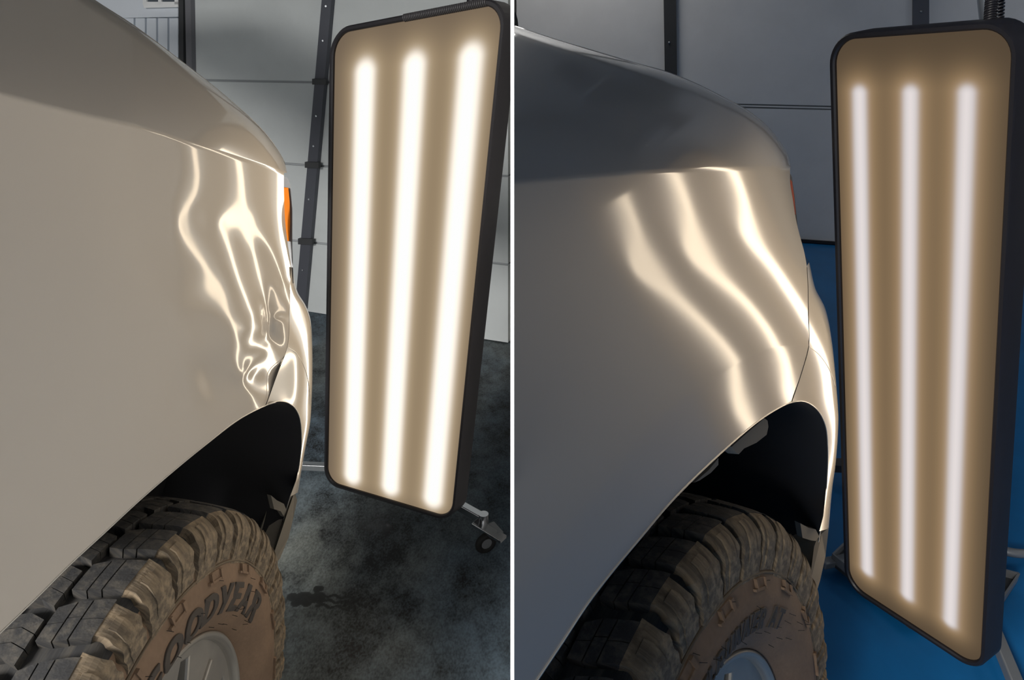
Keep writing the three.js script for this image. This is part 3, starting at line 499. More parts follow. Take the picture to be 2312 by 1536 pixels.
  for (let k = 0; k < 6; k++) { const c = (o.spoke + 30 + k * 60) * DEG; const g = new RoundedBoxGeometry(0.085, 0.012, 0.008, 2, 0.003); g.translate(0.145, 0, 0.0965); g.rotateZ(c); sub('spoke_rib', g, M.alloy, rim); }
  sub('brake_disc', new THREE.CylinderGeometry(0.165, 0.165, 0.024, 60).rotateX(Math.PI / 2), M.greyMetal, rim); sub('hub', new THREE.CylinderGeometry(0.07, 0.075, 0.1, 40).rotateX(Math.PI / 2).translate(0, 0, 0.04), M.greyMetal, rim);
  if (o.keepRight) for (const root of [tyre, rim]) { root.updateWorldMatrix(true, true); root.traverse((m) => { // the bay's partition ends the tyre here
    const g = m.geometry.index ? m.geometry.toNonIndexed() : m.geometry, p = g.attributes.position, keep = [], v = V(0, 0, 0);
    for (let i = 0; i < p.count; i += 3) { let ok = true; for (let j = 0; j < 3; j++) { v.fromBufferAttribute(p, i + j).applyMatrix4(m.matrixWorld); ok &&= v.x > 0.004; } if (ok) keep.push(i, i + 1, i + 2); }
    const out = new THREE.BufferGeometry(); for (const [k, a] of Object.entries(g.attributes)) { const d = new Float32Array(keep.length * a.itemSize); keep.forEach((i, n) => { for (let c = 0; c < a.itemSize; c++) d[n * a.itemSize + c] = a.array[i * a.itemSize + c]; }); out.setAttribute(k, new THREE.BufferAttribute(d, a.itemSize)); }
    m.geometry = out;
  }); for (const c of [...root.children]) if (!c.geometry.attributes.position.count) root.remove(c); }
  return { axis, e1, e2 };
}

// ---------------------------------------------------------------- the two trucks
function buildTruck(o) {
  const truck = thing('pickup_truck', o.label, 'truck', V(o.wheel.centre.x, 0, o.wheel.centre.z));
  const { fender, hood } = o, P = o.paint;
  // fender skin
  const rows = coons(o.crease, o.front, o.bottom, o.left, o.nu, o.nv), creaseN = (x) => { const y = lineY(o.crease, x), a = normalAt(x, y, fender.eval(x, y)), b = normalAt(x, y - 1, hood.eval(x, y - 1)); return a.add(b).normalize(); };
  part('fender', gridGeo(rows, ([x, y]) => ptOn(fender, x, y), ([x, y]) => { const n = normalAt(x, y, fender.eval(x, y)), d = y - lineY(o.crease, x); return d < o.fillet ? n.lerp(creaseN(x), 1 - sstep(0, o.fillet, d)).normalize() : n; }), P, truck, o.fenderLabel);
  if (o.flare) {
    const fr = coons(o.bottom, o.flareFront, o.lip, o.flareLeft, o.nu, 60), flareN = (x) => { const y = lineY(o.bottom, x); return normalAt(x, y, fender.eval(x, y)); };
    part('wheel_flare', gridGeo(fr, ([x, y]) => ptOn(o.flare, x, y), ([x, y]) => { const n = normalAt(x, y, o.flare.eval(x, y)), d = y - lineY(o.bottom, x); return d < 4 ? n.lerp(flareN(x), 0.5 * (1 - sstep(0, 4, d))).normalize() : n; }), P, truck);
  }
  const lipSheet = o.flare ?? fender;
  // upper wing and bonnet edge
  const hr = coons(o.ridge, [o.ridge[o.ridge.length - 1], o.crease[o.crease.length - 1]], o.crease, [o.ridge[0], o.crease[0]], o.nu, 90);
  const skin = part('bonnet', gridGeo(hr, ([x, y]) => ptOn(hood, x, y), ([x, y]) => { const n = normalAt(x, y, hood.eval(x, y)), d = lineY(o.crease, x) - y; return d < o.fillet ? n.lerp(creaseN(x), 1 - sstep(0, o.fillet, d)).normalize() : n; }), P, truck);
  const rp = smoothPoly(o.ridge, 60).map(([x, y]) => ptOn(hood, x, y)), back = rp.map((p) => p.clone().add(o.hoodBack));
  skin.add(Object.assign(new THREE.Mesh(gridGeo([rp, rp.map((p) => p.clone().add(o.hoodBack.clone().multiplyScalar(0.15).add(V(0, -0.004, 0)))), back], (p) => p), P), { name: 'bonnet_top', castShadow: true, receiveShadow: true }));
  // bumper corner
  const N = 110, Lp = evenPoly(o.seam, N), Rp = smoothPoly(o.nose, N), bump = [];
  const bt = (x, y, edge) => { const w = clamp(1 - edge / o.curl, 0, 0.998); return o.seamGap / o.bumper.eval(x, y)[0] + o.noseDeep * (1 - Math.sqrt(1 - w * w)); };
  for (let j = 0; j <= N; j++) {
    const row = [], span = Math.max(1, Math.hypot(Rp[j][0] - Lp[j][0], Rp[j][1] - Lp[j][1]));
    for (let i = 0; i <= 44; i++) { const f = i / 44, w = 1 - (1 - f) ** 1.7, px = mix(Lp[j][0], Rp[j][0], w), py = mix(Lp[j][1], Rp[j][1], w); row.push(at(px, py, bt(px, py, (1 - w) * span))); }
    const e = row[row.length - 1]; for (const s of [0.1, 1]) row.push(e.clone().addScaledVector(o.noseBack, s)); bump.push(row);
  }
  part('bumper_corner', gridGeo(bump, (p) => p), P, truck, 'painted bumper corner ahead of the wheel');
  part('bumper_crease', tubeOf(o.bumperLine.map(([x, y]) => at(x, y, bt(x, y, 99) - 0.0004)), 0.0007, 40, false, 6), M.lip, truck);
  part('panel_gap', tubeOf(smoothPoly(o.gap, 30).map(([x, y]) => ptOn(o.bumper, x, y).lerp(camera.position, 0.0006)), 0.0006, 40, false, 6), M.liner, truck, 'dark gap between fender and bumper');
  // rolled edge of the arch and the black liner inside it
  const lipPx = smoothPoly(o.archPx, 120), lipW = lipPx.map(([x, y], k) => o.archPoint(x, y, k / 120));
  part('arch_lip', tubeOf(lipW, o.lipR, 240, false, 8), M.lip, truck);
  const inward = o.inward, lipIn = lipW.filter((p, k) => lipPx[k][0] > o.linerFrom), depth = [0, 0.012, 0.10, 0.30].map((d, i) => lipIn.map((p) => { const q = p.clone().addScaledVector(inward, d); if (i) q.add(V(0, -0.004, 0)); if (o.keepRight) q.x = Math.max(q.x, 0.02); return q; }));
  const cen = lipIn.reduce((a, p) => a.add(p), V(0, 0, 0)).multiplyScalar(1 / lipIn.length).addScaledVector(inward, 0.32);
  part('wheel_arch_liner', merge([gridGeo(depth, (p) => p), gridGeo([depth[3], depth[3].map(() => cen.clone().add(V(0, -0.2, 0))), depth[3].map((p) => V(p.x, 0.02, p.z))], (p) => p)]), M.liner, truck, 'black plastic wheel arch liner');
  // headlamp sliver
  if (o.lamp) { const hl = part('headlamp', pxSolid(o.lamp.outer, o.lamp.t, o.lamp.push), M.lens, truck, 'clear headlamp lens seen edge-on'); const hp = new THREE.Mesh(pxSolid(o.lamp.inner, o.lamp.t2, o.lamp.push.clone().multiplyScalar(0.4)), o.lamp.mat); hp.name = 'amber_reflector'; hl.add(hp); }
  for (const b of o.bits) part(b.name, pxSolid(b.px, b.t, b.push), b.mat, truck, b.label);
  buildWheel(truck, o.wheel);
  return truck;
}
const H = (yaw) => V(Math.cos(yaw), 0, Math.sin(yaw));

// dented truck
{
  const yaw = 4.2 * DEG, k = EYE / 1.464, centre = V(-0.621 * k, EYE - 1.064 * k, -0.717 * k), base = planeQ(H(9 * DEG), at(350, 600, 0.98));
  const crease = [[-300, 132], [-160, 170], [-20, 206], [0, 212], [100, 238], [200, 262], [300, 283], [370, 304], [440, 328], [520, 352], [600, 376], [641, 391]];
  const L3 = barLine(lampL, 0.835), L2 = barLine(lampL, 0.525), L1 = barLine(lampL, 0.225), W = 160;
  const S = [
    ...stripe([[438, 334], [442, 364], [446, 400], [441, 432], [427, 460], [408, 491], [406, 510], [417, 537], [440, 569], [472, 614], [499, 660], [518, 706], [531, 747], [543, 786]], L3, W),
    ...stripe([[536, 357], [543, 396], [547, 441], [552, 487], [561, 519], [568, 551], [579, 596], [591, 646], [600, 687], [604, 719], [602, 751], [595, 774]], L2, W),
    ...stripe([[545, 492], [531, 486], [508, 488], [497, 505], [506, 532], [522, 578], [540, 637], [559, 683], [570, 719], [570, 747], [565, 774]], L2, W),
    ...stripe([[565, 515], [574, 520], [588, 532], [609, 560], [627, 601], [641, 642], [650, 676]], L2, W),
    ...stripe([[606, 751], [609, 715], [605, 690], [606, 668], [611, 647], [618, 654], [627, 674], [636, 700], [644, 702]], L3, W * 0.7),
    ...stripe([[632, 393], [632, 432], [631, 487], [636, 542], [644, 592], [651, 632]], L1, W),
    ...stripe([[543, 786], [547, 815], [551, 848], [556, 838], [572, 815], [590, 800]], L3, W * 0.5),
    ...stripe([[556, 850], [570, 832], [590, 824], [602, 830], [610, 845], [622, 835]], L2, W * 0.5),
    ...stripe([[606, 775], [612, 800], [619, 822]], L2, W * 0.5),
    ...[[0.375, [[585, 380], [590, 440], [595, 490]]], [0.68, [[492, 350], [495, 400], [495, 440], [472, 480]]], [0.42, [[535, 540], [556, 620], [578, 685]]], [0.66, [[590, 565], [608, 615], [622, 650]]], [0.98, [[614, 690], [617, 720]]], [1.25, [[630, 730], [632, 765]]],
      [1.06, [[398, 340], [392, 420], [350, 500], [345, 590], [390, 680], [450, 765]]], [0.75, [[458, 440], [438, 480], [440, 505], [455, 535]]], [0.75, [[478, 575], [505, 620], [528, 680], [545, 730]]], [1.3, [[470, 790], [485, 840], [500, 890], [530, 930]]], [1.5, [[380, 700], [400, 800], [420, 900], [430, 990]]], [1.3, [[505, 800], [522, 840], [535, 870], [560, 905]]]].flatMap(([a, p]) => stripe(p, barLine(lampL, a), W * 0.09)),
  ];
  const F = [[-280, 300], [-280, 900], [-280, 1500], [-150, 600], [-150, 1200], [-20, 400], [-20, 900], [-20, 1400], [100, 500], [100, 800], [100, 1100], [200, 400], [200, 650], [200, 900], [200, 1150], [400, 1040]].map(([x, y]) => ({ x, y, q: base(x, y), w: 110 }));
  for (let x = -300; x < 640; x += 30) F.push({ x, y: lineY(crease, x), q: base(x, lineY(crease, x)), w: 8 });
  const soft = (x, y) => (x > 385 && x < 665 && y > 440 && y < 900 ? 420 : x > 350 ? 900 : 2600);
  const coarse = new Sheet(-300, 110, 700, 1720, 30, base), r0 = coarse.fit(S, F, (x, y) => soft(x, y) / 3, 8, 250);
  const fender = new Sheet(-300, 110, 700, 1720, 10, (x, y) => coarse.eval(x, y)[0]), r1 = fender.fit(S, F, soft, 12, 300);
  console.log('left fit', r0.toFixed(4), r1.toFixed(4));
  const ridge = [[-300, -300], [-160, -290], [-20, -260], [40, -150], [130, -62], [215, 0], [300, 55], [420, 145], [520, 225], [590, 290], [625, 335], [642, 365], [648, 390]];
  const rp = smoothPoly(ridge, 80), qc = (x) => fender.eval(x, lineY(crease, x))[0];
  const hood = func((x, y) => { const dy = lineY(crease, x) - y, w = clamp(1 - distPoly(rp, x, y) / 26, 0, 0.998); return qc(x) * (1 - 0.00075 * dy - 1.1e-6 * dy * dy - 0.05 * (1 - Math.sqrt(1 - w * w))); });
  {  // rail added out of view so that the bonnet mirrors dark lines
    const seen = (x, y, s) => { const p = ptOn(hood, x, y), n = normalAt(x, y, hood.eval(x, y)), d = wdir(x, y).normalize(); return p.addScaledVector(d.addScaledVector(n, -2 * d.dot(n)), s); };
    const rail = thing('added_door_rail', 'dark overhead garage door rail added out of view to be mirrored in the dented truck bonnet', 'rail', seen(300, 110, 1.8)), a = seen(185, 52, 1.8), b = seen(410, 183, 1.8), c = seen(205, 14, 1.8), d = seen(312, 78, 1.8);
    part('track', boxBetween(a, b, 0.03, 0.03), M.strutDark, rail); part('track', boxBetween(c, d, 0.03, 0.03), M.strutDark, rail); for (const p of [a, b, c, d]) part('hanger', rod(p, V(p.x, 3.0, p.z), 0.008), M.darkMetal, rail);
  }
  const lip = [[-300, 1700], [-160, 1574], [-20, 1449], [0, 1430], [89, 1344], [158, 1275], [234, 1205], [316, 1129], [408, 1050], [470, 1000], [540, 947], [600, 916]];
  const seam = [[657, 602], [655, 640], [653, 700], [649, 780], [600, 917], [632, 906], [659, 915], [675, 938], [681, 988], [678, 1034], [669, 1084], [655, 1122]];
  const nose = [[660, 606], [672, 660], [690, 690], [701, 722], [705, 775], [705.5, 850], [704, 900], [702, 940], [699, 965], [692, 1000], [683, 1049], [673, 1112]];
  const tEnd = 1 / fender.eval(600, 916)[0];
  const archT = (x, y) => tEnd * (1 + 0.12 * sstep(595, 690, x) + 0.22 * sstep(915, 1250, y));
  const bq = fender.eval(650, 700), bumper = new Sheet(580, 580, 720, 1320, 12, (x, y) => bq[0] + bq[1] * (x - 650) * 0.9 + bq[2] * (y - 700) * 0.3);
  const BF = along([[657, 602], [655, 640], [653, 700], [649, 780], [625, 847], [600, 916]], 12).map(([x, y]) => ({ x, y, q: fender.eval(Math.min(x, 655), y)[0], w: 200 }));
  for (const [x, y] of along([[632, 906], [659, 915], [675, 938], [681, 988], [678, 1034], [669, 1084], [655, 1122]], 12)) BF.push({ x, y, q: 1 / archT(x, y), w: 200 });
  const rb = bumper.fit([...stripe([[657, 708], [670, 724], [681, 748], [688, 785], [693, 820], [697, 850], [695, 890], [690, 935]], L1, W * 0.6), ...stripe([[667, 800], [669, 840], [668, 880], [664, 905]], L2, W * 0.6)], BF, () => 1200, 10, 300);
  console.log('left bumper fit', rb.toFixed(4));
  const mainLip = [...lip, [632, 906], [659, 915], [675, 938], [681, 988], [678, 1034], [669, 1084], [655, 1122], [643, 1165], [626, 1225], [602, 1290]];
  const archPoint = (x, y, f) => (x <= 601 && y > 914 ? ptOn(fender, x, y) : at(x, y, archT(x, y)));
  buildTruck({
    label: 'silver pickup truck with a crumpled dented front fender', fenderLabel: 'dented silver front fender mirroring bent light bars', fender, hood, crease, bottom: lip, lip, paint: M.paint, nu: 230, nv: 270, fillet: 7,
    front: [[641, 391], [641, 430], [644, 500], [651, 560], [657, 603], [655, 640], [653, 700], [649, 780], [625, 847], [600, 916]], left: [[-300, 132], [-300, 600], [-300, 1100], [-300, 1700]],
    ridge, hoodBack: V(-0.6, 0.0, -0.12), seam, nose, bumper, curl: 12, gap: [[654.5, 655], [653, 700], [649, 780], [625, 847], [601, 914]], seamGap: 1.003, noseDeep: 0.05, noseBack: V(-0.08, 0, -0.16),
    bumperLine: [[650, 784], [668, 797], [684, 822], [694, 852], [699, 885], [701, 915]],
    archPx: mainLip, archPoint, lipR: 0.0011, linerFrom: 150, inward: H(yaw).negate(),
    lamp: { outer: [[641, 398], [650, 402], [656, 420], [660, 470], [660, 560], [663, 640], [650, 640], [641, 560], [636, 500], [635, 430]], inner: [[641, 424], [651, 424], [654, 455], [655, 500], [653, 545], [648, 530], [642, 495], [640.5, 455]], t: 1.02 / fender.eval(641, 450)[0], t2: 1.016 / fender.eval(641, 450)[0], push: V(-0.06, 0, -0.03), mat: M.amber },
    bits: [
      { name: 'valance', px: [[671, 1130], [661, 1175], [652, 1213], [632, 1262], [604, 1294], [598, 1290], [615, 1250], [628, 1205], [638, 1172], [648, 1150], [655, 1122], [665, 1110]], t: (x, y) => archT(x, y) * 1.005, push: V(-0.05, 0, -0.01), mat: M.dirtyPlastic, label: 'dirty grey lower valance' },
      { name: 'torn_bracket', px: [[612, 1119], [625, 1130], [641, 1138], [646, 1150], [651, 1163], [642, 1168], [634, 1155], [619, 1150]], t: (x, y) => archT(x, y) * 0.998, push: V(-0.01, 0, -0.004), mat: M.dirtyPlastic },
    ],
    wheel: { centre, yaw, tilt: -4 * DEG, scale: k, text: 'GOODYEAR', textSize: 0.046, textR: 0.285, textStart: 104 * DEG, stretch: 1.2, spoke: 60, tyreLabel: 'dusty all-terrain tyre with chunky tread' },
  });
}
// repaired truck
{
  const k = EYE / 1.424, yaw = 38.2 * DEG, centre = V(0.206 * k, EYE - 1.024 * k, -0.68 * k), base = (x, y) => (1.82 - 0.00231 * (x - 1388) + 0.00056 * (y - 402)) / 1.2;
  const crease = [[1161, 412], [1251, 404], [1330, 398], [1400, 392], [1440, 388], [1524, 385], [1616, 382], [1700, 380], [1784, 379]];
  const flareLine = [[1161, 1300], [1215, 1238], [1277, 1163], [1345, 1080], [1410, 1002], [1492, 936], [1590, 868], [1640, 836], [1680, 812], [1719, 793], [1762, 782], [1826, 780]];
  const lip = [[1161, 1612], [1212, 1536], [1265, 1457], [1327, 1363], [1383, 1290], [1450, 1210], [1500, 1150], [1551, 1096], [1629, 1022], [1707, 955], [1754, 924], [1787, 909]];
  const L3 = barLine(lampR, 0.765), L2 = barLine(lampR, 0.475), L1 = barLine(lampR, 0.175), W = 160;
  const S = [
    ...stripe([[1388, 402], [1401, 437], [1420, 478], [1433, 515], [1436, 547], [1428, 588], [1436, 612], [1462, 634], [1512, 666], [1570, 717], [1621, 768], [1660, 815]], L3, W),
    ...stripe([[1520, 393], [1538, 437], [1552, 478], [1554, 515], [1549, 556], [1566, 588], [1616, 628], [1680, 682], [1719, 729], [1746, 768]], L2, W),
    ...stripe([[1652, 387], [1670, 428], [1679, 474], [1676, 524], [1698, 556], [1743, 606], [1775, 655], [1805, 700], [1821, 735]], L1, W),
  ];
  const F = [[1161, 500], [1161, 900], [1161, 1250], [1300, 700], [1300, 1000]].map(([x, y]) => ({ x, y, q: base(x, y), w: 60 }));
  const stiff = (x) => (x > 1350 ? 1500 : 4000);
  const coarse = new Sheet(1161, 360, 1840, 1320, 36, base), r0 = coarse.fit(S, F, (x) => stiff(x) / 3, 8, 250);
  const fender = new Sheet(1161, 360, 1840, 1320, 14, (x, y) => coarse.eval(x, y)[0]), r1 = fender.fit(S, F, stiff, 12, 300);
  const SF = [
    ...stripe([[1660, 842], [1657, 870], [1660, 900], [1667, 945]], L3, W),
    ...stripe([[1766, 790], [1775, 819], [1777, 850], [1772, 881], [1767, 905]], L2, W),
  ];
  const flare = new Sheet(1161, 760, 1840, 1630, 16, (x, y) => fender.eval(x, Math.min(y, lineY(flareLine, x)))[0] + (y > lineY(flareLine, x) ? fender.eval(x, lineY(flareLine, x))[2] * (y - lineY(flareLine, x)) : 0));
  const FF = along(smoothPoly(flareLine, 80), 8).map(([x, y]) => ({ x, y, q: fender.eval(x, y)[0], w: 4000 }));
  const r2 = flare.fit(SF, FF, () => 2500, 10, 300);
  console.log('right fit', r0.toFixed(4), r1.toFixed(4), r2.toFixed(4));
  const ridge = [[1161, 57], [1251, 87], [1342, 114], [1433, 141], [1502, 160], [1570, 187], [1638, 221], [1684, 246], [1730, 282], [1761, 319], [1780, 351], [1786, 378]];
  const rp = smoothPoly(ridge, 80), qc = (x) => fender.eval(x, lineY(crease, x))[0];
  const hood = func((x, y) => { const dy = lineY(crease, x) - y, w = clamp(1 - distPoly(rp, x, y) / 26, 0, 0.998); return qc(x) * (1 - 0.0009 * dy - 0.6e-6 * dy * dy - 0.05 * (1 - Math.sqrt(1 - w * w))); });
  { // black boom with a chrome rod, hung from the ceiling ahead of the truck, and the door rail: both added out of view to be mirrored in the bonnet
    const seen = (x, y, s) => { const p = ptOn(hood, x, y), n = normalAt(x, y, hood.eval(x, y)), d = wdir(x, y).normalize(); return p.addScaledVector(d.addScaledVector(n, -2 * d.dot(n)), s); }, D = 1.3;
    const boom = thing('added_boom', 'black boom arm with chrome rod and clamp, added out of view to be mirrored in the smooth bonnet', 'boom', seen(1400, 225, D));
    part('grip', rod(seen(1258, 150, D), seen(1338, 193, D), 0.021), M.blackPlastic, boom); part('collar', rod(seen(1334, 191, D), seen(1346, 198, D), 0.014), M.chrome, boom, 'bright chrome collar');
    part('clamp', merge([boxBetween(seen(1344, 197, D), seen(1410, 232, D), 0.05, 0.05, V(0, 1, 0), 0.01), boxBetween(seen(1385, 212, D), seen(1470, 252, D), 0.06, 0.05, V(0, 1, 0), 0.01), rod(seen(1395, 215, D), seen(1402, 203, D), 0.012)]), M.blackPlastic, boom);
    part('jaw', boxBetween(seen(1400, 238, D), seen(1434, 308, D), 0.03, 0.03, V(0, 1, 0), 0.006), M.blackPlastic, boom); part('jaw', boxBetween(seen(1440, 235, D), seen(1540, 285, D), 0.035, 0.03, V(0, 1, 0), 0.006), M.blackPlastic, boom);
    part('chrome_rod', rod(seen(1405, 238, D * 0.98), seen(1506, 313, D * 0.98), 0.006), M.chrome, boom);
    const h = seen(1400, 225, D); part('hanger', rod(h, V(h.x, 3.0, h.z), 0.012), M.darkMetal, boom);
    const rail = thing('added_door_rail', 'dark overhead garage door rail added out of view to be mirrored in the smooth truck bonnet', 'rail', seen(1300, 325, 1.8)), a = seen(1165, 268, 1.8), b = seen(1430, 380, 1.8);
    part('track', boxBetween(a, b, 0.07, 0.04), M.strutDark, rail); for (const p of [a, b]) part('hanger', rod(p, V(p.x, 3.0, p.z), 0.01), M.darkMetal, rail);
  }
  const seam = [[1822, 600], [1824, 640], [1825, 700], [1826, 780], [1787, 909], [1816, 907], [1844, 924], [1863, 959], [1869, 1010], [1867, 1088], [1859, 1166], [1850, 1200]];
  const nose = [[1827, 592], [1842, 655], [1861, 691], [1871, 727], [1879, 778], [1885, 834], [1889, 880], [1892, 920], [1893, 950], [1887, 1045], [1879, 1103], [1871, 1194]];
  const tEnd = 1 / flare.eval(1787, 909)[0];
  const archT = (x, y) => tEnd * (1 + 0.15 * sstep(1787, 1870, x) + 0.33 * sstep(910, 1300, y));
  const bq = fender.eval(1822, 720), bumper = new Sheet(1770, 570, 1910, 1420, 12, (x, y) => bq[0] + bq[1] * (x - 1822) * 0.9 + bq[2] * (y - 720) * 0.3);
  const BF = along([[1822, 600], [1824, 640], [1825, 700], [1826, 780]], 12).map(([x, y]) => ({ x, y, q: fender.eval(x, y)[0], w: 3000 }));
  for (const [x, y] of along([[1826, 780], [1812, 835], [1787, 909]], 12)) BF.push({ x, y, q: flare.eval(x, y)[0], w: 3000 });
  for (const [x, y] of along([[1816, 907], [1844, 924], [1863, 959], [1869, 1010], [1867, 1088], [1859, 1166], [1850, 1200]], 12)) BF.push({ x, y, q: 1 / archT(x, y), w: 200 });
  const rb = bumper.fit(stripe([[1828, 760], [1846, 795], [1861, 830], [1865, 873], [1864, 924]], L1, W * 0.6), BF, () => 1500, 10, 300);
  console.log('right bumper fit', rb.toFixed(4));
  const archPx = [...lip, [1816, 907], [1844, 924], [1863, 959], [1869, 1010], [1867, 1088], [1859, 1166], [1850, 1210], [1842, 1270], [1828, 1340], [1820, 1395]];
  const archPoint = (x, y, f) => (x <= 1788 && f < 0.75 ? ptOn(flare, x, y) : at(x, y, archT(x, y)));
  buildTruck({
    label: 'silver pickup truck with a smooth repaired front fender', fenderLabel: 'smooth silver front fender mirroring three light bars', fender, hood, flare, crease, bottom: flareLine, lip, paint: M.paintRight, nu: 170, nv: 170, fillet: 8,
    front: [[1784, 379], [1784, 410], [1790, 450], [1798, 500], [1808, 540], [1816, 570], [1822, 605], [1824, 640], [1825, 700], [1826, 780]], left: [[1161, 412], [1161, 700], [1161, 1000], [1161, 1300]],
    flareFront: [[1826, 780], [1812, 835], [1787, 909]], flareLeft: [[1161, 1300], [1161, 1450], [1161, 1612]],
    ridge, hoodBack: V(0.03, -0.03, -0.4), seam, nose, bumper, curl: 12, gap: [[1822, 604], [1824, 640], [1825, 700], [1826, 780], [1812, 835], [1788, 906]], seamGap: 1.003, noseDeep: 0.04, noseBack: V(0.03, 0, -0.14),
    bumperLine: [[1827, 783], [1851, 803], [1874, 838], [1886, 872]],
    archPx, archPoint, lipR: 0.0010, linerFrom: 1440, keepRight: true, inward: H(yaw).negate(),
    lamp: { outer: [[1784, 392], [1788, 400], [1794, 440], [1799, 490], [1801, 515], [1795, 488], [1788, 450], [1783, 412]], inner: [[1784, 405], [1788, 410], [1793, 445], [1797, 485], [1793, 478], [1787, 445]], t: 1.02 / fender.eval(1784, 430)[0], t2: 1.016 / fender.eval(1784, 430)[0], push: V(-0.04, 0, -0.05), mat: M.redAmber },
    bits: [
      { name: 'valance', px: [[1871, 1192], [1864, 1255], [1852, 1310], [1838, 1356], [1823, 1398], [1817, 1390], [1826, 1330], [1833, 1270], [1838, 1235], [1846, 1214], [1856, 1205]], t: (x, y) => archT(x, y) * 1.005, push: V(-0.03, 0, -0.05), mat: M.dirtyPlastic, label: 'dirty grey lower valance' },
      { name: 'torn_bracket', px: [[1807, 1182], [1825, 1192], [1842, 1196], [1850, 1212], [1842, 1222], [1832, 1221], [1812, 1215]], t: (x, y) => archT(x, y) * 0.998, push: V(-0.008, 0, -0.008), mat: M.dirtyPlastic },
      { name: 'liner_flap', px: [[1652, 1009], [1690, 975], [1726, 945], [1733, 950], [1735, 964], [1731, 982], [1708, 1000], [1680, 1013], [1668, 1026], [1660, 1020]], t: (x, y) => 1.02 / flare.eval(x, y)[0], push: V(-0.01, -0.004, -0.008), mat: M.dirtyPlastic, label: 'brushed grey felt flap under the lip' },
      { name: 'liner_flap', px: [[1568, 1090], [1600, 1062], [1622, 1035], [1622, 1050], [1605, 1068], [1580, 1085]], t: (x, y) => 1.02 / flare.eval(x, y)[0], push: V(-0.01, -0.004, -0.008), mat: M.dirtyPlastic },
    ],
    wheel: { keepRight: true, centre, yaw, tilt: 13.6 * DEG, scale: k, text: 'TRAILRUNNER AT', textSize: 0.030, textR: 0.282, textStart: 118 * DEG, stretch: 0.95, spoke: 60, tyreLabel: 'dusty all-terrain tyre in dim light' },
  });
}

// ---------------------------------------------------------------- lamp stands
{ // left: chrome legs with a castor behind the panel light, black gooseneck above it
  const hub = onHeight(895, 1062, 0.11), s = LL.lamp;
  const tipA = onHeight(1092, 1172, 0.10), tipB = onHeight(672, 1052, 0.10);
  part('leg', boxBetween(hub, tipA, 0.028, 0.028, V(0, 1, 0), 0.004), M.chrome, s); part('leg', boxBetween(hub, tipB, 0.026, 0.026, V(0, 1, 0), 0.004), M.chrome, s);
  const topP = LL.pt(0.45, 0.35, -0.06); part('pole', rod(hub, V(hub.x, 1.05, hub.z), 0.014), M.chrome, s); part('arm', rod(V(hub.x, 1.0, hub.z), topP, 0.011), M.darkMetal, s);
  const side = tipA.clone().sub(hub).setY(0).normalize(), fork = part('castor_fork', merge([boxBetween(tipA.clone().add(V(-0.03, -0.012, 0)), tipA.clone().addScaledVector(side, 0.07).add(V(0.01, -0.03, 0.02)), 0.034, 0.014, V(0, 1, 0), 0.003), rod(tipA.clone().add(V(0, 0.02, 0)), tipA.clone().add(V(0, -0.035, 0)), 0.016)]), M.chrome, s);
  const wc = onHeight(1097, 1226, 0.037), wg = new THREE.TorusGeometry(0.026, 0.011, 12, 32); wg.rotateY(0.5); wg.translate(wc.x, wc.y, wc.z); part('castor_wheel', wg, M.darkRubber, s);
  const hg = new THREE.CylinderGeometry(0.018, 0.018, 0.014, 24); hg.rotateX(Math.PI / 2); hg.rotateY(0.5); hg.translate(wc.x, wc.y, wc.z); part('castor_hub', hg, M.greyMetal, s);
  const e = onHeight(1128, 1208, 0.075); part('brake_lever', boxBetween(tipA.clone().add(V(0.02, -0.02, 0)), e, 0.03, 0.012, V(0, 1, 0), 0.003), M.greyMetal, s);
  const a = LL.pt(0.80, 0.004, -0.012), neck = part('hanging_arm', tubeOf([a, a.clone().add(V(-0.004, 0.03, 0)), a.clone().add(V(-0.03, 0.14, -0.03)), a.clone().add(V(-0.12, 0.3, -0.1))], 0.0115, 30), M.blackPlastic, LL.lamp);
  const sleeve = []; for (let i = 0; i <= 40; i++) { const f = i / 40; sleeve.push(LL.pt(0.45 + 0.42 * f, 0.0045, 0.0045)); }
  part('ribbed_sleeve', merge(Array.from({ length: 46 }, (_, i) => { const p = LL.pt(0.46 + 0.44 * i / 46, 0.005, 0.004), g = new THREE.TorusGeometry(0.0062, 0.0022, 6, 12); g.applyQuaternion(new THREE.Quaternion().setFromUnitVectors(V(0, 0, 1), LL.ex.clone().normalize())); g.translate(p.x, p.y, p.z); return g; })), M.ribbed, LL.lamp, 'ribbed dark sleeve over the top edge');
}
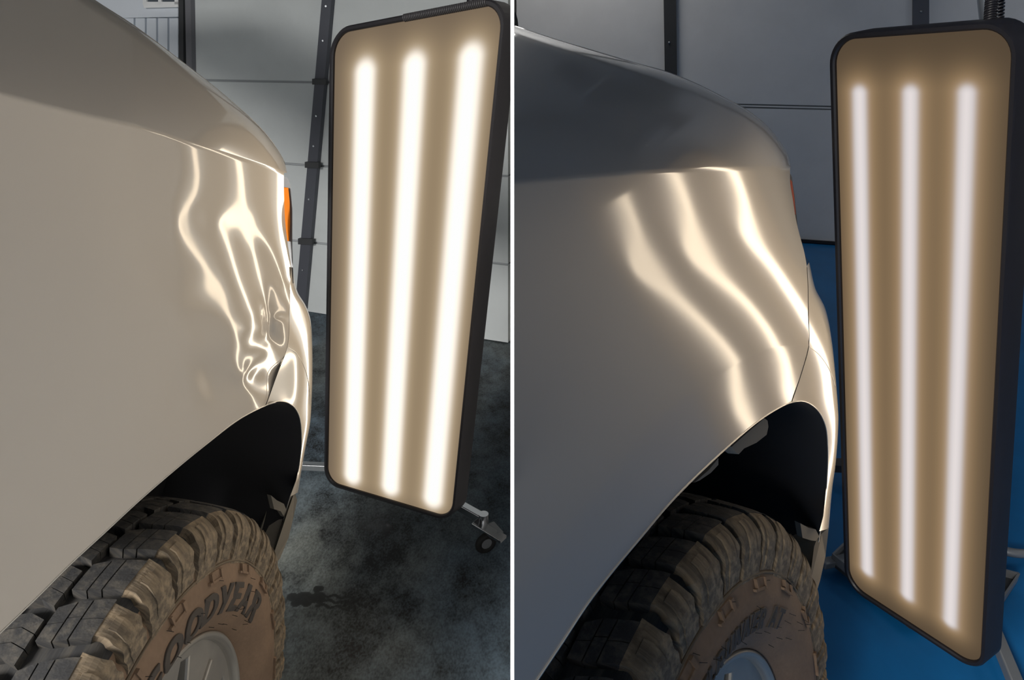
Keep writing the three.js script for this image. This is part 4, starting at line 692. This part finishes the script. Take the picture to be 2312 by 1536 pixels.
{ // right: chrome post with a coiled cable, flat tray base and tube legs
  const topC = LR.pt(0.80, 0.02, -0.055), post0 = at(2218, 55, 1.13), s = LR.lamp;
  const pT = at(2222, -60, 1.13); part('post', rod(LR.pt(0.79, 0.12, -0.075), pT, 0.0135), M.steel, s);
  const coil = (x0, x1, R, r, turns, n) => { const pts = []; const a = at(x0, 70, 1.12), b = at(x1, -70, 1.12), d = b.clone().sub(a), u = V(1, 0, 0), v = d.clone().normalize().cross(u).normalize(); for (let i = 0; i <= n; i++) { const f = i / n, th = f * turns * 2 * Math.PI; pts.push(a.clone().addScaledVector(d, f).addScaledVector(u, R * Math.cos(th)).addScaledVector(v, R * Math.sin(th))); } return tubeOf(pts, r, n * 2, false, 6); };
  part('spring', coil(2233, 2242, 0.0065, 0.0022, 26, 400), M.blackPlastic, s); part('coiled_cable', coil(2254, 2262, 0.0055, 0.0019, 18, 300), M.blackPlastic, s);
  const tray = [[1880, 1256], [1905, 1232], [2175, 1268], [2299, 1300], [2243, 1384], [2060, 1400]].map(([x, y]) => onHeight(x, y, 0.05)), sh = tray.map((p) => new THREE.Vector2(p.x, -p.z));
  const tg = new THREE.ExtrudeGeometry(new THREE.Shape(sh), { depth: 0.012, bevelEnabled: true, bevelSize: 0.003, bevelThickness: 0.003, bevelSegments: 1 }); tg.rotateX(-Math.PI / 2); tg.translate(0, 0.02, 0); part('tray', tg, M.darkMetal, s, 'dark flat metal tray');
  part('tray_rim', merge(tray.map((p, i) => { const q = tray[(i + 1) % tray.length]; return boxBetween(p.clone().setY(0.044), q.clone().setY(0.044), 0.006, 0.03); })), M.greyMetal, s);
  const c = tray[3].clone().lerp(tray[5], 0.5);
  part('leg', boxBetween(onHeight(2236, 1405, 0.04), onHeight(2300, 1560, 0.04), 0.03, 0.03, V(0, 1, 0), 0.005), M.greyMetal, s);
  part('leg', boxBetween(onHeight(1856, 1274, 0.03), onHeight(1915, 1262, 0.03), 0.03, 0.025, V(0, 1, 0), 0.005), M.greyMetal, s);
  part('curved_leg', tubeOf([[2225, 1222], [2256, 1240], [2290, 1249], [2330, 1250], [2400, 1240]].map(([x, y]) => onHeight(x, y, 0.05)), 0.014, 40), M.greyMetal, s);
  part('cross_bar', boxBetween(onHeight(1860, 1050, 0.06), onHeight(1915, 1052, 0.06), 0.05, 0.03), M.darkMetal, s);
}
renderer.render(scene, camera);
